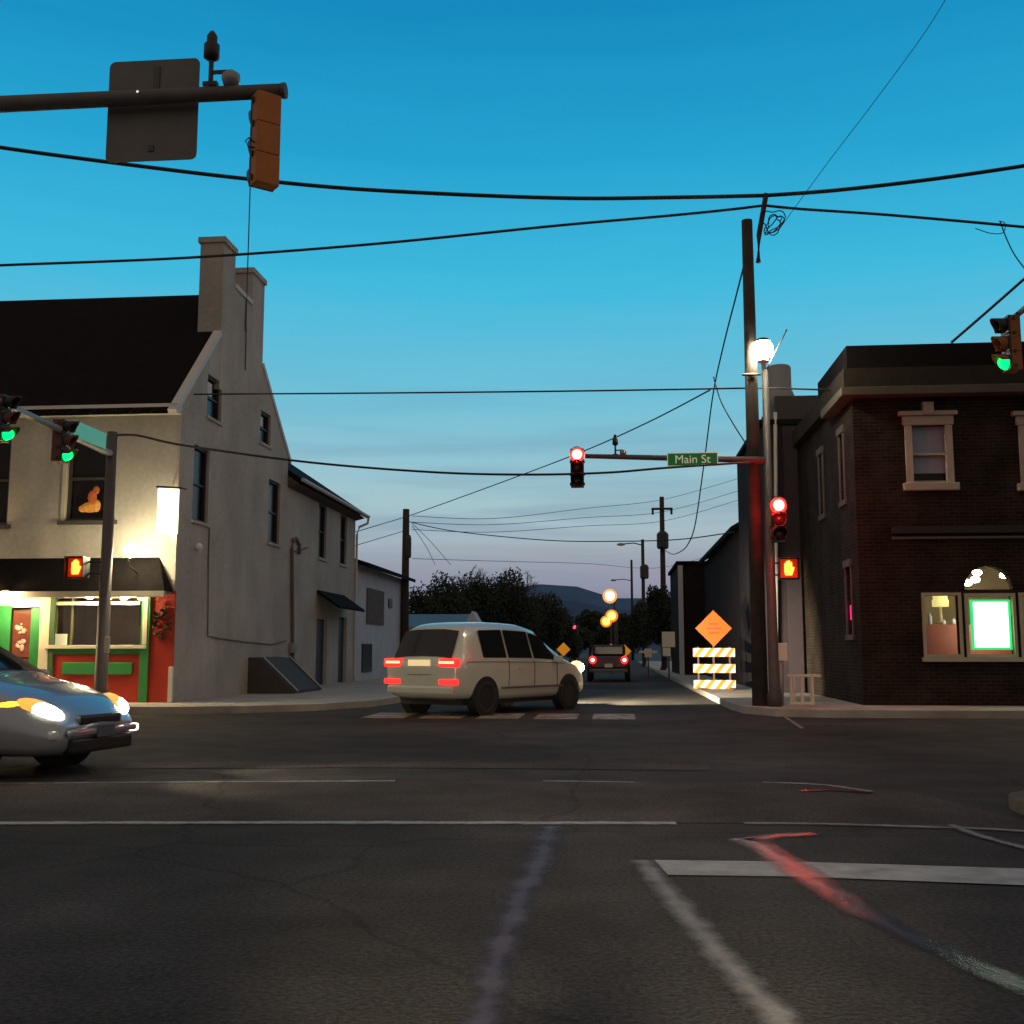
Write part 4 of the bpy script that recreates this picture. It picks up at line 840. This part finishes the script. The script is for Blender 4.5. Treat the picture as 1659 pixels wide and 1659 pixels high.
wire([(1580, 370), (1605, 378), (1625, 377), (1628, 362), (1618, 358)], 23, 23, .010, 'small tangle of wire on the line at the right edge')
wire([(1555, -40), (1500, 50), (1420, 160), (1340, 265), (1262, 372)], 20, 23, .007, 'very faint thin wire slanting from the top right to the pole')
wire([(662, 845), (720, 858), (800, 868), (900, 876), (1000, 877), (1100, 874), (1190, 862)], 48.6, 36, .02, 'drooping line from the far left pole to the right buildings')
wire([(575, 862), (615, 850), (655, 838)], 40, 48.6, .018, 'upper short line from the building end to the far left pole')
wire([(575, 884), (615, 872), (655, 860)], 40, 48.6, .015, 'lower short line from the building end to the far left pole')
wire([(668, 848), (700, 880), (730, 915)], 48.6, 58, .014, 'thin line falling right of the far left pole to the trees')
wire([(668, 852), (690, 885), (705, 915)], 48.6, 56, .014, 'steeper thin line falling right of the far left pole')
for k, (yl, yr) in enumerate(((836, 795), (846, 815), (858, 830), (905, 905))):
    wire([(668, yl), (800, yl + 4), (950, (yl + yr) / 2 + 8), (1075, yr + 14), (1197, yr - 20)], 48.8, 70 if k < 3 else 90, .014, ('highest faint line across the low sky between the far poles', 'second faint line across the low sky under the highest one', 'third faint line across the low sky between the far poles', 'lowest faint line just above the hills')[k])

# ================================================================== FAR POLES
def farpole(px, ptop, Y, label, cross=None, trans=None, lamp=None):
    top = pY(px, ptop, Y); t = thing('utility_pole', label, 'pole', 'wooden utility poles', (top.x, Y, 0)); s = Y / 1780
    MB().lathe((0, 0, 0), [(.20, 0), (.15, top.z)], 10).build('pole', M_wood, t, smooth=True)
    if cross: z = pY(px, cross, Y).z; c = MB().box((0, -.2, z), (34 * s, .12, .14)).box((-15 * s, -.2, z - .2), (.14, .12, .35)).box((15 * s, -.2, z - .2), (.14, .12, .35)); c.build('crossarm', M_wood, t)
    if trans:
        for (y0, y1, w_, dx) in trans: a_, b_ = pY(px, y0, Y).z, pY(px, y1, Y).z; MB().lathe((dx * s, -.3, b_), [(w_ * s * .4, 0), (w_ * s * .5, (a_ - b_) * .1), (w_ * s * .5, (a_ - b_) * .85), (w_ * s * .3, a_ - b_)], 12).build('transformer', M_dark, t)
    if lamp:
        lx, ly = lamp; q = pY(lx, ly, Y); z = q.z; MB().tube([(0, 0, z - .1), ((q.x - top.x) * .4, 0, z + .12), (q.x - top.x + .3, 0, z + .05)], .06, 6).build('lamp_arm', M_dark, t)
        MB().ball((q.x - top.x, 0, z), .32, 10, 1.3, .6, .45).build('lamp_head', M_galv, t)
    return t
farpole(658, 825, 48.8, 'dark far pole behind the white building on the left', None, [(868, 905, 9, 7)])
farpole(1072, 805, 72, 'far pole with a crossarm and a large round transformer', 825, [(862, 890, 19, 0)])
farpole(1041, 874, 105, 'far pole with a street lamp reaching left over the street', None, [(915, 938, 14, 2)], (1006, 882))
farpole(1023, 907, 150, 'most distant thin pole at the end of the row', None, None, (994, 940))

# ================================================================== VEHICLES
def interp(st, x):
    for a, b in zip(st, st[1:]):
        if x <= b[0]: t = (x - a[0]) / (b[0] - a[0]); return [p + (q - p) * t for p, q in zip(a, b)]
    return list(st[-1])
def section(s):
    x, zb, zs, zt, wb, ws_, wt = s; zm = zb + (zs - zb) * .55
    return [Vector(p) for p in ((x, 0, zb), (x, wb - .1, zb), (x, wb, zb + .10), (x, (wb + ws_) / 2 + .015, zm), (x, ws_, zs - .05), (x, ws_ - .03, zs + .01), (x, wt, zt - .06), (x, wt - .14, zt), (x, 0, zt + .02))]
def car_body(st, xs):
    m = MB(); rings = []
    for x in xs:
        h = section(interp(st, x)); rings.append(h + [Vector((p.x, -p.y, p.z)) for p in reversed(h[1:-1])])
    n = len(rings[0]); vs = [p for r_ in rings for p in r_]; fs = []
    for i in range(len(xs) - 1):
        for k in range(n): fs.append((i * n + k, i * n + (k + 1) % n, (i + 1) * n + (k + 1) % n, (i + 1) * n + k))
    h = n // 2
    for base in (0, (len(xs) - 1) * n):
        for k in range(h): 
            q = (base + k, base + k + 1, base + (n - k - 1) % n, base + (n - k) % n) if k else (base, base + 1, base + n - 1)
            if k == h - 1: q = (base + k, base + k + 1, base + n - k)
            fs.append(q)
    return m.add(vs, fs)
def side_patch(st, x0, x1, sgn, off=.012, a=.06, b=.86, n=8, lean0=0, lean1=0):
    m = MB(); vs = []; fs = []
    for i in range(n + 1):
        for j in range(4):
            t = a + (b - a) * j / 3; x = (x0 + lean0 * j / 3) + ((x1 + lean1 * j / 3) - (x0 + lean0 * j / 3)) * i / n
            h = section(interp(st, x)); p = h[5].lerp(h[6], t); vs.append((x, sgn * (p.y + off), p.z))
    for i in range(n):
        for j in range(3): fs.append((4 * i + j, 4 * i + j + 1, 4 * i + 5 + j, 4 * i + 4 + j))
    return m.add(vs, fs)
def top_patch(st, x0, x1, off=.014, fr=.93, n=6):
    m = MB(); vs = []; fs = []
    for i in range(n + 1):
        x = x0 + (x1 - x0) * i / n; h = section(interp(st, x)); sl = (interp(st, x + .02)[3] - interp(st, x - .02)[3]) / .04
        nx, nz = -sl / math.hypot(1, sl), 1 / math.hypot(1, sl)
        for y in (-fr, -.5, 0, .5, fr): vs.append((x + nx * off, y * h[6].y, h[7].z + .012 * (1 - abs(y)) + nz * off - (.03 if abs(y) > .9 else 0)))
    for i in range(n):
        for j in range(4): fs.append((5 * i + j, 5 * i + j + 1, 5 * i + 6 + j, 5 * i + 5 + j))
    return m.add(vs, fs)
def wheels(t, xs, hw, r):
    for x in xs:
        for s in (-1, 1):
            MB().lathe((x, s * (hw - .20), r + .02), [(r + .06, 0), (r + .06, .205)], 24, (0, s, 0)).build('wheel_arch', M_black, t)
            wl = MB().lathe((x, s * (hw - .19), r), [(r * .6, 0), (r * .96, 0), (r, .04), (r, .17), (r * .94, .205), (r * .66, .21), (r * .62, .17)], 28, (0, s, 0)).build('wheel', M_rubber, t, smooth=True)
            rim = MB().lathe((x, s * (hw - .02), r), [(r * .64, -.03), (r * .62, .008), (r * .55, -.01), (r * .2, .0), (r * .12, .015), (.001, .015)], 24, (0, s, 0))
            rim.build('rim', M_rim, wl)
M_tail = emis('tail_red', (1, .014, .012), 3.2); M_tailhot = emis('tail_hot', (1, .22, .08), 6)
M_head = emis('head_lamp', (1, .93, .74), 26)
def spot(parent, loc, d, energy, size=75, col=(1, .86, .6), blend=.6):
    l = bpy.data.lights.new('headlamp_beam', 'SPOT'); o = bpy.data.objects.new('headlamp_beam', l); C.objects.link(o); o.parent = parent; o.location = loc
    o.rotation_euler = Vector(d).to_track_quat('-Z', 'Y').to_euler(); l.energy = energy; l.color = col; l.spot_size = R(size); l.spot_blend = blend; l.shadow_soft_size = .07
M_cglass = mat('car_glass', (.010, .014, .016), .08, spec=.5)
# --- minivan
van = thing('minivan', 'champagne minivan turning away with red tail lamps glowing', 'minivan')
VPH = R(30.5)
RR = Vector((pY(740, 1100, 20.75).x, 20.75, 0)); hd = Vector((math.sin(VPH), math.cos(VPH), 0)); sd = Vector((math.cos(VPH), -math.sin(VPH), 0))
van.location = RR - sd * .93; van.rotation_euler = (0, 0, math.pi / 2 - VPH)     # local +x forward, +y left
vs_ = [(0.0, .42, .98, 1.02, .76, .84, .74), (.06, .36, 1.02, 1.08, .84, .90, .76), (.20, .32, 1.06, 1.32, .88, .93, .74), (.42, .30, 1.07, 1.72, .90, .94, .70), (.7, .28, 1.07, 1.80, .91, .95, .70), (1.6, .26, 1.06, 1.83, .92, .95, .71),
       (2.5, .26, 1.05, 1.80, .92, .95, .70), (3.0, .26, 1.04, 1.70, .92, .94, .68), (3.45, .26, 1.03, 1.42, .92, .93, .70), (3.95, .27, 1.00, 1.12, .91, .91, .76), (4.4, .28, .92, .99, .88, .87, .74), (4.7, .30, .78, .84, .80, .78, .66), (4.82, .36, .62, .68, .66, .64, .5)]
car_body(vs_, [0, .03, .06, .12, .2, .3, .42, .55, .7, 1.1, 1.6, 2.1, 2.5, 2.75, 3.0, 3.2, 3.45, 3.7, 3.95, 4.2, 4.4, 4.55, 4.7, 4.77, 4.82]).build('body', M_champ, van, smooth=True, sub=1)
top_patch(vs_, .09, .385, fr=.97).build('rear_window', M_cglass, van, smooth=True)
top_patch(vs_, 3.06, 3.88).build('windshield', M_cglass, van, smooth=True)
for s in (-1, 1):
    for (x0, x1, l0, l1) in ((.85, 1.62, .02, 0), (1.68, 2.52, 0, 0), (2.58, 3.55, 0, -.42)): side_patch(vs_, x0, x1, s, lean0=l0, lean1=l1).build('side_window', M_cglass, van, smooth=True)
    MB().box((.055, s * .70, 1.02), (.12, .46, .17), bev=.04).build('tail_lamp', M_tail, van)
    MB().box((-.004, s * .68, 1.03), (.03, .36, .045), bev=.01).build('brake_lamp', M_tailhot, van)
    MB().box((.04, s * .70, .66), (.10, .42, .10), bev=.02).build('bumper_lamp', M_tail, van)
    hl = MB().ball((4.48, s * .75, .89), .18, 14, 1.2, .8, .8).build('headlight', emis('warm_glare', (1, .62, .28), 2.2), van, smooth=True)  # outer ball paints warm glare around the bulb
    MB().ball((4.51, s * .775, .885), .15, 14, 1.2, .8, .8).build('bulb', M_head, hl, smooth=True)
    MB().box((2.5, s * .955, .52), (2.2, .02, .04), bev=.006).build('side_moulding', mat('grey_moulding', (.10, .09, .08), .6), van)
    MB().box((3.35, s * 1.02, 1.08), (.12, .2, .13), bev=.04).build('mirror', M_champ, van)
    MB().box((2.05, s * .962, .90), (.16, .025, .035), bev=.008).build('door_handle', M_champ, van)
    spot(van, (4.86, s * .62, .72), (1, -.16, -.05), 4200, 58)
MB().box((-.012, 0, 1.02), (.02, .55, .12), bev=.006).build('license_plate', mat('plate_glow', (.75, .65, .4), .5, emit=(1, .72, .34), es=.65), van)
MB().box((.04, 0, .50), (.14, 1.62, .16), bev=.04).build('bumper', M_champ, van)
MB().box((2.4, 0, .27), (4.1, 1.5, .12)).build('underbody', M_black, van)
for s in (-1, 1):
    for xx in (1.66, 2.56, 3.42):
        pts = []
        for k in range(9):
            h = section(interp(vs_, xx)); P = [h[2].lerp(h[3], .5), h[3], h[4], h[5]]; f_ = k / 8 * 3; i = min(2, int(f_)); q = P[i].lerp(P[i + 1], f_ - i); pts.append((q.x, s * (q.y + .004), q.z))
        MB().tube(pts, .007, 5).build('door_seam', M_black, van)
    pts = [(x_, s * (section(interp(vs_, x_))[4].y + .004), interp(vs_, x_)[2] - .03) for x_ in (.3, .8, 1.4, 2.0, 2.6, 3.2, 3.7)]
    MB().tube(pts, .006, 5).build('belt_line', M_black, van)
MB().tube([(.02, -.62, .80), (.0, 0, .79), (.02, .62, .80)], .008, 5).build('hatch_seam', M_black, van)
MB().tube([(.10, .05, 1.14), (.16, -.32, 1.22)], .010, 5).build('wiper', M_black, van)
wheels(van, (.92, 3.88), .94, .34)
# --- silver car at the left edge
car = thing('silver_car', 'silver blue saloon with blazing headlights entering at the left edge', 'car')
CH = R(-8)
nearL = Vector((pY(62, 1150, 10.5).x, 10.5, 0)); hf = Vector((math.cos(CH), math.sin(CH), 0)); lf = Vector((-math.sin(CH), math.cos(CH), 0))
org = nearL + lf * .62 - hf * 4.12; car.location = org; car.rotation_euler = (0, 0, CH)
cs = [(0, .40, .78, .86, .66, .74, .6), (.08, .30, .86, .96, .78, .82, .66), (.8, .24, .92, 1.06, .84, .86, .66), (1.45, .22, .93, 1.38, .86, .87, .58), (2.1, .20, .92, 1.45, .86, .87, .57), (2.6, .20, .91, 1.38, .86, .87, .58), (3.3, .20, .90, 1.00, .86, .86, .70), (3.8, .20, .82, .90, .85, .84, .70), (4.15, .20, .68, .78, .80, .78, .62), (4.34, .22, .56, .64, .70, .68, .52), (4.42, .28, .48, .54, .60, .58, .4)]
car_body(cs, [0, .04, .08, .4, .8, 1.1, 1.45, 1.8, 2.1, 2.35, 2.6, 2.95, 3.3, 3.55, 3.8, 4.0, 4.15, 4.25, 4.34, 4.38, 4.42]).build('body', M_silver, car, smooth=True, sub=1)
top_patch(cs, 2.66, 3.26).build('windshield', M_cglass, car, smooth=True); top_patch(cs, .85, 1.4).build('rear_window', M_cglass, car, smooth=True)
M_head2 = emis('blazing_head_lamp', (1, .90, .62), 30); M_turn = emis('turn_lamp', (1, .32, .02), 4)
for s in (-1, 1):
    side_patch(cs, 1.3, 2.1, s, b=.8).build('side_window', M_cglass, car, smooth=True); side_patch(cs, 2.16, 3.1, s, b=.8, lean1=-.35).build('side_window', M_cglass, car, smooth=True)
    Mr = Matrix.Rotation(s * R(-38), 3, 'Z') @ Matrix.Rotation(R(22), 3, 'Y')
    hl = MB().ball((4.13, s * .60, .665), .17, 16, 1.45, .9, .55, Mr).build('headlight', emis('orange_glow', (1, .34, .05), 1.5), car, smooth=True)  # amber shell paints the orange glow around the bulb
    MB().ball((4.165, s * .60, .655), .155, 16, 1.38, .95, .56, Mr).build('bulb', M_head2, hl, smooth=True)
    MB().ball((3.90, s * .775, .72), .10, 12, 1.5, .5, .45, Matrix.Rotation(s * R(-14), 3, 'Z')).build('turn_signal', M_turn, hl, smooth=True)
    MB().box((4.31 if s < 0 else 4.345, s * .62, .43), (.14, .19, .085), bev=.03).build('fog_lamp', emis('fog_lamp', (1, .90, .68), 3) if s > 0 else M_curtain, car)
    MB().box((2.95, s * .95, .98), (.14, .2, .12), bev=.04).build('mirror', M_silver, car)
    spot(car, (4.5, s * .6, .62), (1, 0, -.05), 160, 60)
MB().box((4.36, 0, .555), (.12, .72, .10), bev=.03).build('grille', M_black, car)
MB().box((4.385, 0, .31), (.14, 1.05, .15), bev=.03).build('air_intake', M_black, car)
MB().box((4.445, 0, .44), (.05, 1.15, .06), bev=.02).build('bumper', M_silver, car)
MB().box((4.475, 0, .44), (.01, .30, .12), bev=.004).build('license_plate', mat('grey_plate', (.10, .13, .16), .5), car)
wheels(car, (.85, 3.42), .86, .31)
# --- pickup far down the street
q = pY(988, 1080, 45)
pk = thing('pickup_truck', 'dark pickup truck seen from behind with red tail lamps down the street', 'pickup truck', loc=(q.x - .05, 45, 0))
MB().box((0, 2.6, .78), (1.62, 5.0, .50), bev=.06).build('body', mat('dark_red_paint', (.05, .018, .02), .6), pk)
MB().b2((-.70, 1.9, 1.03), (.70, 3.6, 1.50), bev=.12).build('cab', mat('dark_red_paint', (0, 0, 0)), pk)
MB().b2((-.58, 1.885, 1.12), (.58, 1.9, 1.42), bev=.004).build('rear_window', M_glass, pk)
MB().box((0, .08, .8), (1.30, .05, .42), bev=.02).build('tailgate', mat('dull_tailgate', (.10, .05, .06), .5), pk)
MB().box((0, -.02, .46), (1.55, .16, .13), bev=.03).build('bumper', M_alu, pk)
MB().box((0, .04, .66), (.32, .02, .15)).build('license_plate', M_curtain, pk)
for s in (-1, 1): MB().ball((0, -.05, 0), .075, 10, 1, .5, 1).build('bulb', emis('pickup_bulb', (1, .35, .25), 8), MB().ball((s * .64, .05, .88), .15, 12, 1, .4, 1.1).build('tail_lamp', emis('pickup_tail', (1, .012, .012), 3.5), pk, smooth=True)).location = (s * .64, .02, .88)
for x in (.95, 4.1):
    for s in (-1, 1): MB().lathe((s * .78, x, .34), [(.2, -.1), (.34, -.1), (.34, .1), (.2, .1)], 18, (1, 0, 0)).build('wheel', M_rubber, pk)

# ================================================================== BARRICADE AND ROADWORK SIGN
q = pY(1158, 1118, 32.5)
bc = thing('barricade', 'three board barricade with slanting orange and white stripes by the right kerb', 'barricade', loc=(q.x, 32.5, .145))
M_or = mat('board_orange', (.75, .24, .02), .4); M_wh = mat('board_white', (.85, .82, .70), .4)
s_ = 32.5 / 1780
for yb in (1057, 1083, 1109):
    z = pY(1158, yb, 32.5).z - .145; wdt, hgt = 1.20, .25
    bd = MB().box((0, 0, z), (wdt, .03, hgt)).build('board', M_wh, bc); st = MB()
    k = -1
    for x0 in [-.6 + .30 * i for i in range(-1, 5)]:
        P = [(x0, -hgt / 2), (x0 + .13, -hgt / 2), (x0 + .13 + .2, hgt / 2), (x0 + .2, hgt / 2)]
        P = [(max(-.6, min(.6, a)), b) for a, b in P]
        if abs(P[0][0] - P[1][0]) + abs(P[2][0] - P[3][0]) > .02: st.prism([(a, -.0155, z + b) for a, b in P], (0, -.004, 0))
    st.build('stripe', M_or, bd)
for s in (-1, 1):
    MB().box((s * .45, .04, .62), (.05, .05, 1.2)).box((s * .45, .04, .03), (.06, 1.1, .06)).build('upright', mat('rust_steel', (.12, .06, .04), .7), bc)
d0 = pY(1156, 1018, 32.4)
ds = thing('roadwork_sign', 'bright orange diamond roadwork sign above the striped barricade', 'sign', loc=(d0.x, 32.40, d0.z))
hd_ = (pY(1186, 1018, 32.4).x - pY(1127, 1018, 32.4).x) / 2
M_dia = mat('diamond_orange', (.85, .11, .004), .4); 
MB().prism([(hd_ * math.cos(a), 0, hd_ * 1.0 * math.sin(a)) for a in (0, math.pi / 2, math.pi, -math.pi / 2)], (0, .012, 0)).build('plate', M_dia, ds)
for (z, w_) in ((.13, .28), (0, .42), (-.13, .30)): MB().box((0, -.004, z), (w_, .004, .045)).build('legend_line', mat('legend_dark', (.30, .05, .01), .5), ds)
MB().box((0, .20, -.72), (.05, .04, 1.6)).box((0, .11, -.1), (.04, .2, .04)).build('post', mat('rust_steel', (0, 0, 0)), ds)

# ================================================================== FAR STREET DETAILS
def farlamp(px, py, Y, rr, col, st, label, zpole=True, cat='street lamp'):
    q = pY(px, py, Y); t = thing('street_lamp', label, cat, 'distant street lamps', (q.x, Y, 0))
    gb = MB().ball((0, -.1, q.z), rr, 16).build('lamp_globe', emis('far_glow_%d_%d' % (px, py), (col[0], col[1] * .5, col[2] * .22), 1.0), t, smooth=True)
    MB().ball((0, -.1 - rr * .62, q.z), rr * .66, 14).build('bulb', emis('far_core_%d_%d' % (px, py), col, st), gb, smooth=True)
    MB().lathe((.35, .05, 0), [(.09, 0), (.06, q.z + .3)], 8).tube([(.35, .05, q.z + .28), (0, 0, q.z + .28), (0, -.08, q.z + rr * .8)], .04, 6).build('post', M_dark, t)
farlamp(988, 966, 85, .56, (1, .80, .45), 6, 'pale yellow distant street lamp, highest over the street')
farlamp(991, 998, 80, .46, (1, .50, .05), 6, 'upper amber distant lamp of the touching pair below the pale one')
farlamp(982, 1007, 80, .42, (1, .50, .05), 6, 'lower amber distant lamp of the touching pair below the pale one')
farlamp(917, 1010, 95, .28, (1, .68, .22), 6, 'small yellow distant lamp against the dark trees left of the street')
farlamp(930, 1016, 100, .2, (1, .12, .2), 3, 'tiny pinkish red distant light left of the street')
def fardiamond(px, py, Y, label):
    q = pY(px, py, Y); t = thing('warning_sign', label, 'sign', 'distant orange diamond signs', (q.x, Y, 0)); h = .36
    MB().prism([(h * math.cos(a), 0, q.z + h * math.sin(a)) for a in (0, math.pi / 2, math.pi, -math.pi / 2)], (0, .03, 0)).build('plate', mat('far_orange', (.9, .38, .02), .4, emit=(1, .36, .02), es=.35), t)  # plate emission paints the amber glow of a reflective sign
    MB().box((0, .06, q.z / 2), (.07, .05, q.z)).build('post', M_dark, t)
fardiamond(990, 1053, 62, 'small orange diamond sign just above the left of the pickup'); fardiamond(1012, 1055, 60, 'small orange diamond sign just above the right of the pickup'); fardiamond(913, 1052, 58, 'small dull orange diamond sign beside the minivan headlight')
def farsign(px, py, Y, w_, h_, label, extra=None):
    q = pY(px, py, Y); t = thing('notice_sign', label, 'sign', None, (q.x, Y, 0)); m_ = mat('far_white', (.80, .77, .64), .5)
    MB().box((0, 0, q.z), (w_, .03, h_), bev=.01).build('plate', m_, t)
    if extra: dx, dz, ww, hh = extra; MB().box((dx, -.01, q.z + dz), (ww, .03, hh), bev=.01).build('plate', m_, t)
    MB().box((0, .05, q.z / 2), (.07, .06, q.z)).build('post', M_dark, t)
farsign(1083, 1036, 45, .52, .62, 'pale parking sign with a smaller plate under it on the right kerb', (-.08, -.50, .32, .34))
farsign(1050, 1058, 52, .34, .40, 'small white crossed plate on a post far down the right kerb', (0, .05, .85, .12))
# shed with blue roof and white gable
q0, q1 = pY(640, 1000, 60), pY(752, 1000, 60); zt = pY(760, 993, 60).z
LB.base = (q0.x, 60, 0); sh = thing('garden_shed', 'low shed with a blue metal roof and small white gable behind the minivan', 'shed', loc=LB.base)
LB().b2((q0.x, 60.2, 0), (q1.x + .5, 64, zt - .75)).build('wall', M_white, sh)
LB().prism([(q0.x, 59.9, zt - .75), (q0.x, 62, zt), (q0.x, 64.2, zt - .75), (q0.x, 62, zt - .08)], (q1.x - q0.x + .1, 0, 0)).build('roof', M_bluetin, sh)
LB().prism([(q1.x, 59.85, zt - .7), (q1.x + .45, 59.85, zt + .1), (q1.x + .9, 59.85, zt - .7)], (0, 2, 0)).build('gable', M_white, sh)

# ================================================================== TREES
def leafcrown(c, rx, ry, rz, n, leaf, seed):
    rnd = random.Random(seed); m = MB(); cl = []
    for k in range(26):
        a = rnd.uniform(0, 6.283); e = rnd.uniform(-.6, 1.3); rr = rnd.uniform(.25, .78)
        cl.append((Vector((rx * rr * math.cos(a) * math.cos(e), ry * rr * math.sin(a) * math.cos(e), rz * rr * math.sin(e))), rnd.uniform(.3, .5)))
    for i in range(n):
        o, s = cl[rnd.randrange(len(cl))]; d = Vector((rnd.gauss(0, 1), rnd.gauss(0, 1), rnd.gauss(0, 1))); d.normalize(); d *= rnd.uniform(.5, 1.05)
        p = Vector(c) + o + Vector((d.x * rx * s, d.y * ry * s, d.z * rz * s * 1.1))
        u = Vector((rnd.gauss(0, 1), rnd.gauss(0, 1), rnd.gauss(0, 1))).normalized() * leaf * rnd.uniform(.6, 1.3); v = u.orthogonal().normalized() * leaf * .55
        m.add([p - u, p + v, p + u, p - v], [(0, 1, 2, 3)])
    return m
def tree(px, ptop, Y, wpx, label, seed, n=9000):
    top = pY(px, ptop, Y); w_ = wpx * Y / 1780 / 2; h = top.z; t = thing('leafy_tree', label, 'tree', 'dark trees along the street', (top.x, Y, 0))
    rz = h * .46; m = MB().tube([(0, 0, 0), (.1, 0, h * .3), (0, .1, h * .6)], .22, 8, .10)
    rnd = random.Random(seed + 5)
    for k in range(6): a = rnd.uniform(0, 6.28); m.tube([(0, 0, h * (.25 + .05 * k)), (w_ * .35 * math.cos(a), w_ * .35 * math.sin(a), h * (.45 + .05 * k)), (w_ * .7 * math.cos(a), w_ * .7 * math.sin(a), h * (.6 + .05 * k))], .09, 5, .03)
    m.build('trunk', M_bark, t)
    leafcrown((0, 0, h * .52), w_ * .95, w_ * .95, rz * .95, n, (.11 * Y / 66), seed).build('crown', M_leaf, t)
for k, a in enumerate(((705, 928, 66, 130, 'leftmost dark rounded tree behind the far left pole', ), (765, 918, 70, 130, 'tall dark tree above the minivan roof next to the leftmost one'), (822, 920, 72, 120, 'dark tree in the middle of the left tree mass'),
             (868, 950, 76, 100, 'dark tree at the sloping right end of the left tree mass'), (905, 985, 84, 80, 'low dark tree above the minivan headlight'), (930, 1012, 110, 70, 'small dark tree left of the distant lamps'),
             (1072, 940, 64, 66, 'dark tree against the flat roofed house on the right'), (1042, 972, 90, 56, 'dark tree left of the flat roofed house'), (1015, 985, 120, 52, 'far dark tree right of the distant lamps'), (955, 985, 160, 60, 'furthest dark tree closing the end of the street'), (985, 1010, 150, 60, 'low far tree behind the amber lamps'))):
    tree(a[0], a[1], a[2], a[3], a[4], 11 + k)
def bare(px, ptop, Y, wpx, label, seed):
    rnd = random.Random(seed); top = pY(px, ptop, Y); h = top.z; t = thing('bare_tree', label, 'tree', 'bare trees behind the dark trees', (top.x, Y, 0)); tr = MB(); tw = MB(); w_ = wpx * Y / 1780 / 2
    tr.tube([(0, 0, 0), (.1, 0, h * .35), (.0, .1, h * .55)], .25, 7, .14)
    def br(p, d, L, r_, dep):
        e = p + d * L; (tr if dep < 1 else tw).tube([p, p.lerp(e, .5) + Vector((rnd.gauss(0, .06), 0, rnd.gauss(0, .06))) * L, e], r_, 4, r_ * .6, caps=False)
        if dep < 4:
            for k in range(3): br(p.lerp(e, rnd.uniform(.5, 1)), (d + Vector((rnd.gauss(0, .5), rnd.gauss(0, .5), rnd.gauss(.1, .3)))).normalized(), L * .66, r_ * .6, dep + 1)
    for k in range(6): a = 6.28 * k / 6 + rnd.uniform(-.3, .3); br(Vector((0, 0, h * (.35 + .035 * k))), Vector((math.cos(a) * .6, math.sin(a) * .6, 1)).normalized(), h * .22, .09, 0)
    tr.build('trunk', M_bark, t); tw.build('twigs', mat('twig', (.09, .08, .085), .9), t)
for k, a in enumerate(((765, 905, 95, 60, 'bare twiggy tree behind the left tree mass, leftmost of the bare ones'), (800, 908, 97, 60, 'bare twiggy tree rising over the middle of the left tree mass'), (845, 918, 100, 60, 'bare twiggy tree at the right of the left tree mass'))): bare(*a, 41 + k)
